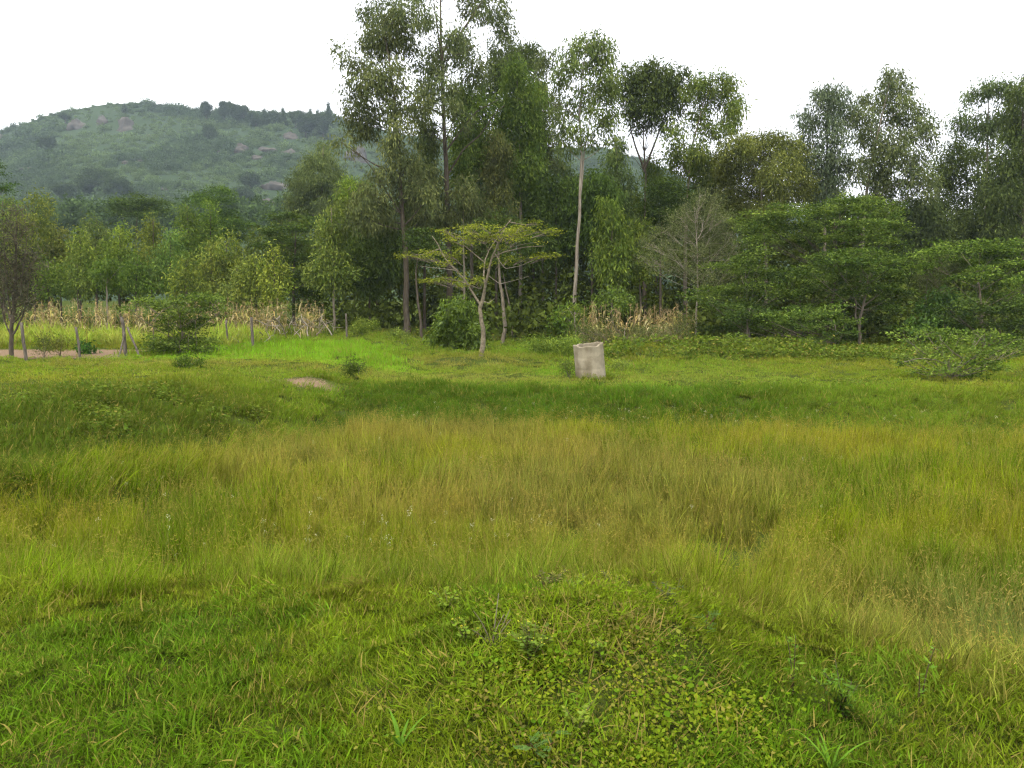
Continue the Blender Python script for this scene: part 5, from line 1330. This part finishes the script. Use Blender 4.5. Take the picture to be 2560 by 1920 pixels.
weed('mimosa_seedling', 'blue green feathery mimosa on the right flank of the mound', 1760, 1650, 3.6, 5, .10, .055, .02, (.080, .145, .034), .9, None, 3, (.12, .06, .04), True)
weed('lobed_weed', 'leafy bluish green weed cluster on the lower right bank', 2110, 1775, 3.15, 11, .19, .045, .016, (.085, .160, .020), .8, None, 18, (.10, .09, .05))
weed('lobed_weed', 'single tall stalked weed with leaf tuft right of the mound', 1985, 1735, 3.3, 2, .30, .050, .018, (.12, .21, .025), .25, None, 12, (.09, .06, .04))
weed('lobed_weed', 'thin weed leaning over the tall grass edge at the right', 2300, 1740, 3.3, 2, .24, .045, .016, (.12, .21, .025), .35, None, 12, (.09, .06, .04))

def grass_tuft(label, px, py, Y, n, L, W, col, lean):
    b = P(px, py, Y); z0 = gz(b[0], Y)
    root = empty('broad_grass_tuft', (b[0], Y, z0)); tag(root, label, 'grass tuft')
    for i in range(n):
        az = U(0, 6.28); ln = U(*L); d = np.array([math.cos(az), math.sin(az), 0]); t = np.linspace(0, 1, 7)
        c = d * (ln * lean * U(.4, 1) * t ** 1.4)[:, None] + np.array([0, 0, 1.0]) * (ln * (t - .35 * t ** 2.5))[:, None]
        s = np.array([-d[1], d[0], 0]); w = U(*W) * np.array([.6, 1, 1.05, 1, .8, .5, .05])
        V = np.stack([c - s * w[:, None] / 2, c + s * w[:, None] / 2], 1).reshape(-1, 3)
        me = new_mesh('blade', V, np.array([[2 * k, 2 * k + 1, 2 * k + 3, 2 * k + 2] for k in range(6)]), True)
        face_color(me, 'col', np.tile(np.array(col) * U(.85, 1.2), (6, 1))); obj('blade', me, M_LEAF, root)
grass_tuft('single upright broad bladed grass shoot on the mound crest', 1350, 1500, 4.35, 5, (.13, .22), (.012, .018), (.18, .29, .035), .6)
grass_tuft('broad bladed grass tuft at the lower left of the mound', 1000, 1880, 2.85, 7, (.12, .2), (.010, .014), (.10, .20, .02), 1.1)
grass_tuft('broad bladed grass tuft at the bottom right of the mound', 2080, 1890, 2.75, 8, (.12, .24), (.009, .014), (.11, .22, .02), 1.0)

def dead_stub():
    b = P(1229, 1705, 3.45); o = np.array([b[0], 3.45, gz(b[0], 3.45)])
    root = empty('dead_weed_stump', o); tag(root, 'bare dead woody weed stump with pale splayed twigs on the mound', 'dead weed')
    for i in range(8):
        e = np.array([U(-.09, .09), U(-.06, .06), U(.05, .22)])
        g = Geo(); g.tube(bezier((0, 0, -.02), e * .5 + rng.normal(0, .01, 3), e, 7), np.linspace(.004, .0012, 7), 5)
        obj('twig', g.mesh('twig'), M_BARK_GREY, root)
dead_stub()

# ------------------------------------------------------------------ hill: scrub, boulders, ridge trees
def hill_scrub():
    st = STY['hill']; pr = []
    for i in range(5):
        C3 = [(U(-1.2, 1.2), U(-1.2, 1.2), U(.3, 1.5), U(.9, 1.6), U(.9, 1.6), U(.6, 1.1), 1.0) for _ in range(6)]
        V, Q, C, _ = crown_leaves(C3, st)
        me = new_mesh('scrub', V, Q); n = len(Q)
        face_color(me, 'col', np.tile(U(.75, 1.25, n)[:, None], (1, 3))); face_float(me, 'dry', np.zeros(n)); pr.append(me)
    n = 24000
    t = U(-.85, .25, n); r = R_BASE + (R_TOP + 6 - R_BASE) * rng.random(n) ** .7
    t[-4000:] = U(.25, .9, 4000)
    x = t * r
    dn = fbm(x, r, 45, 221, 4)
    k = rng.random(n) < .30 + 1.3 * sst(.40, .62, dn)
    t, r, x, dn = t[k], r[k], x[k], dn[k]
    ok = np.ones(len(t), bool)
    for bx_, by_, br_ in ROCKS: ok &= ~((np.abs(x - bx_) < br_ * .9) & (r > by_ - 12) & (r < by_ + br_))
    t, r, x, dn = t[ok], r[ok], x[ok], dn[ok]
    z = hill_z(t, r)
    m_ = len(t)
    s = U(.35, .95, m_) * (1 + .8 * sst(.52, .7, dn)) * (1 + .9 * (rng.random(m_) < .05))
    s *= np.where(r > R_TOP - 25, .7, 1)
    c = mixc((.125, .180, .062), (.074, .112, .048), np.clip(sst(.42, .62, dn) + rng.normal(0, .15, m_), 0, 1)) * U(.8, 1.2, m_)[:, None]
    scatter('hill_scrub', 'scrub and bushes covering the hazy hillside', 'scrub', pr, np.stack([x, r, z - .2], 1), np.stack([np.zeros(m_), np.zeros(m_), U(0, 6.28, m_)], 1), np.stack([s, s, s], 1), c, M_GRASS)
ROCKS = []

def hill_point(px, py):
    """where the ray through a pixel meets the hill"""
    t0 = (px - 1280) / F
    rs = np.linspace(R_BASE, R_TOP, 500)
    ray = np.array([P(px, py, r) for r in rs])
    z = hill_z(ray[:, 0] / rs, rs)
    hit = np.where(ray[:, 2] <= z)[0]
    i = hit[0] if len(hit) else 499
    return ray[i, 0], rs[i], z[i]

def boulder(label, px, py, w, h, seed, group='boulders and rock faces on the hill'):
    x, y, z = hill_point(px, py); m = y / F; w *= 1.05; h *= 1.1; ROCKS.append((x, y, w * m))
    n, k = 28, 18
    th = np.linspace(0, 2 * math.pi, n, endpoint=False); ph = np.linspace(-1.35, 1.5, k)
    T, PH = np.meshgrid(th, ph)
    X, Yy, Z = np.cos(T) * np.cos(PH), np.sin(T) * np.cos(PH), np.sin(PH)
    nb = 1 + .55 * (fbm(X * 1.3 + seed, Z * 1.6 + Yy, .8, seed, 4) - .5) * 2
    st = np.round(nb * 6) / 6 * .5 + nb * .5
    V = np.stack([X * st * w * m, Yy * st * (w + h) * .4 * m, Z * st * h * m], -1).reshape(-1, 3)
    i = np.arange(k - 1)[:, None] * n; j = np.arange(n)[None, :]; j2 = (j + 1) % n
    Q = np.stack([i + j, i + j2, i + n + j2, i + n + j], -1).reshape(-1, 4)
    o = obj('boulder', new_mesh('boulder', V, Q, False), M_ROCK); o.location = (x, y, z - h * m * .25); tag(o, label, 'boulder', group)
boulder('largest rock face near the hilltop', 318, 322, 24, 24, 3)
boulder('rock face left of the largest one under the hilltop', 196, 318, 22, 20, 5)
boulder('narrow rock slab between the two hilltop rock faces', 255, 308, 13, 16, 8)
boulder('big rounded boulder left of the boulder cluster', 602, 378, 20, 17, 12)
boulder('long boulder at the top of the boulder cluster', 665, 378, 24, 10, 15)
boulder('dark boulder at the right end of the cluster', 722, 388, 20, 12, 18)
boulder('pale slab below the boulder cluster', 645, 396, 18, 8, 22)
boulder('flat pale rock left of the big rounded boulder', 548, 380, 13, 6, 25)
boulder('pinkish bare rock in the middle of the slope', 318, 408, 13, 6, 28)
boulder('small pale rock beside the pinkish one', 350, 404, 7, 4, 31)
boulder('yellowish bare slab on the far left slope', 72, 424, 20, 6, 35)
boulder('small light stone high on the slope', 372, 342, 6, 6, 38)
boulder('brown boulder under the right ridge trees', 725, 345, 16, 13, 41)
boulder('wide rock outcrop low on the slope beside the conical eucalyptus', 690, 470, 34, 16, 45)
boulder('pale rock low on the slope left of the outcrop', 672, 508, 24, 10, 48)
boulder('brown rock face showing between the gums and the conical eucalyptus', 893, 400, 30, 34, 51)
boulder('dark outcrop on the skyline at the far left edge', -2, 344, 13, 10, 55)
boulder('pale streak of rock low in the middle of the slope', 410, 474, 12, 4, 58)
hill_scrub()

def ridge_tree(label, px, py_top, py_base, w, shape='round', tint=(1, 1, 1)):
    x, y, z = hill_point(px, py_base); m = y / F; h = max(3, (py_base - py_top) * m) * 1.18; w = w * m * 1.15
    root = empty('ridge_tree', (x, y, z)); tag(root, label, 'tree', 'trees along the hill ridge')
    if shape == 'round':
        C3 = [(U(-.6, .6) * w, U(-.6, .6) * w, h * U(.45, .85), w * U(.4, .6), w * .5, h * U(.15, .25), 1.6) for _ in range(9)]
        C3.append((0, 0, h * .85, w * .4, w * .4, h * .14, 1.6))
    elif shape == 'flat':
        C3 = [(U(-.8, .8) * w, U(-.5, .5) * w, h * U(.75, .95), w * .4, w * .4, h * .08, 2) for _ in range(8)]
    else:
        C3 = [(0, 0, h * t, w * (1.05 - t) * .9, w * (1.05 - t) * .9, h * .12, 1.8) for t in np.linspace(.2, .97, 7)]
    V, Q, C, _ = crown_leaves(C3, STY['hill'], np.array(tint) * .8, 1.6, .8)
    me = new_mesh('crown', V, Q); face_color(me, 'col', C); obj('crown', me, M_LEAF, root)
    g = Geo(); g.tube([(0, 0, -.5), (0, 0, h * .5), (0, 0, h * .85)], [.3, .2, .1], 6); obj('trunk', g.mesh('trunk'), M_BARK_DARK, root)
ridge_tree('round dark tree at the left end of the ridge wood', 516, 268, 305, 13)
ridge_tree('tall twin crowned tree in the ridge wood', 562, 264, 305, 17)
ridge_tree('broad tree right of the twin crowned ridge tree', 588, 270, 308, 15)
ridge_tree('bare topped round tree in the ridge wood', 610, 274, 305, 12, 'round', (1.2, 1.1, 1.1))
ridge_tree('tallest pointed conifer on the ridge beside the gums', 822, 268, 320, 11, 'cone')
ridge_tree('pointed conifer left of the tallest conifer', 776, 282, 318, 9, 'cone')
ridge_tree('slim conifer two trees left of the tallest conifer', 795, 284, 318, 8, 'cone')
ridge_tree('small pointed tree in the middle of the ridge wood', 662, 282, 312, 12, 'cone')
ridge_tree('conifer with blunt top right of the middle of the ridge', 708, 280, 315, 12, 'cone')
ridge_tree('round tree between the two middle ridge conifers', 685, 286, 315, 14)
ridge_tree('wide dark tree below the ridge conifers', 765, 296, 345, 20)
ridge_tree('dark round tree left of the wide one below the ridge', 740, 288, 320, 16)
ridge_tree('second wide dark tree below the tallest conifer', 808, 300, 350, 18)
ridge_tree('low dark tree joining the ridge wood on the left', 640, 290, 318, 15)
ridge_tree('lone round dark tree on the open slope below the ridge wood', 527, 322, 360, 15)
ridge_tree('lone flat topped tree on the left skyline of the hill', 164, 292, 312, 16, 'flat')
ridge_tree('small pointed tree on the hilltop', 312, 266, 284, 8, 'cone')
ridge_tree('dark tree on the far left hillside', 120, 352, 388, 17)
ridge_tree('tiny conifer on the far left skyline', 44, 332, 352, 7, 'cone')
ridge_tree('broad dark grove tree low on the left slope', 235, 436, 500, 48)
ridge_tree('dark spreading tree right of the low grove tree', 285, 455, 510, 34)
ridge_tree('dim tree left of the low grove tree', 180, 470, 510, 40)
ridge_tree('dark round bush above the rock outcrop', 625, 440, 475, 20)
ridge_tree('dark bushy tree left of the low rock outcrop', 610, 478, 520, 26)

def hill_wood():
    C3 = []
    for x in np.arange(-100, 900, 26):
        for _ in range(2):
            Y = U(150, 185); q = P(x + U(-14, 14), U(515, 570), Y); m = Y / F
            C3.append((q[0], q[1], q[2], U(22, 40) * m, 30 * m, U(14, 26) * m, 1.0))
    V, Q, C, _ = crown_leaves(C3, STY['hill'], np.array((.9, .95, .85)), 1.2, 1.0)
    me = new_mesh('far_wood', V, Q); face_color(me, 'col', C)
    tag(obj('far_wood', me, M_LEAF), 'hazy band of far off trees at the foot of the hill', 'wood', kind='stuff')
hill_wood()

# ------------------------------------------------------------------ haze
def haze():
    x0, x1, y0, y1, z0, z1 = -1350, 1350, -120, 900, -3.0, 215.0
    V = [(x0, y0, z0), (x1, y0, z0), (x1, y1, z0), (x0, y1, z0), (x0, y0, z1), (x1, y0, z1), (x1, y1, z1), (x0, y1, z1)]
    Q = [(3, 2, 1, 0), (4, 5, 6, 7), (0, 1, 5, 4), (1, 2, 6, 5), (2, 3, 7, 6), (3, 0, 4, 7)]
    m, t, out = nt('haze_air')
    v = t.nodes.new('ShaderNodeVolumePrincipled')
    v.inputs['Color'].default_value = (.70, .85, 1.0, 1)
    v.inputs['Density'].default_value = HAZE_DENSITY
    v.inputs['Anisotropy'].default_value = .2
    t.links.new(v.outputs[0], out.inputs['Volume'])
    o = obj('haze', new_mesh('haze', np.array(V, float), np.array(Q)), m)
    tag(o, 'thin pale haze in the air', 'haze', kind='stuff')
HAZE_DENSITY = .00024
haze()
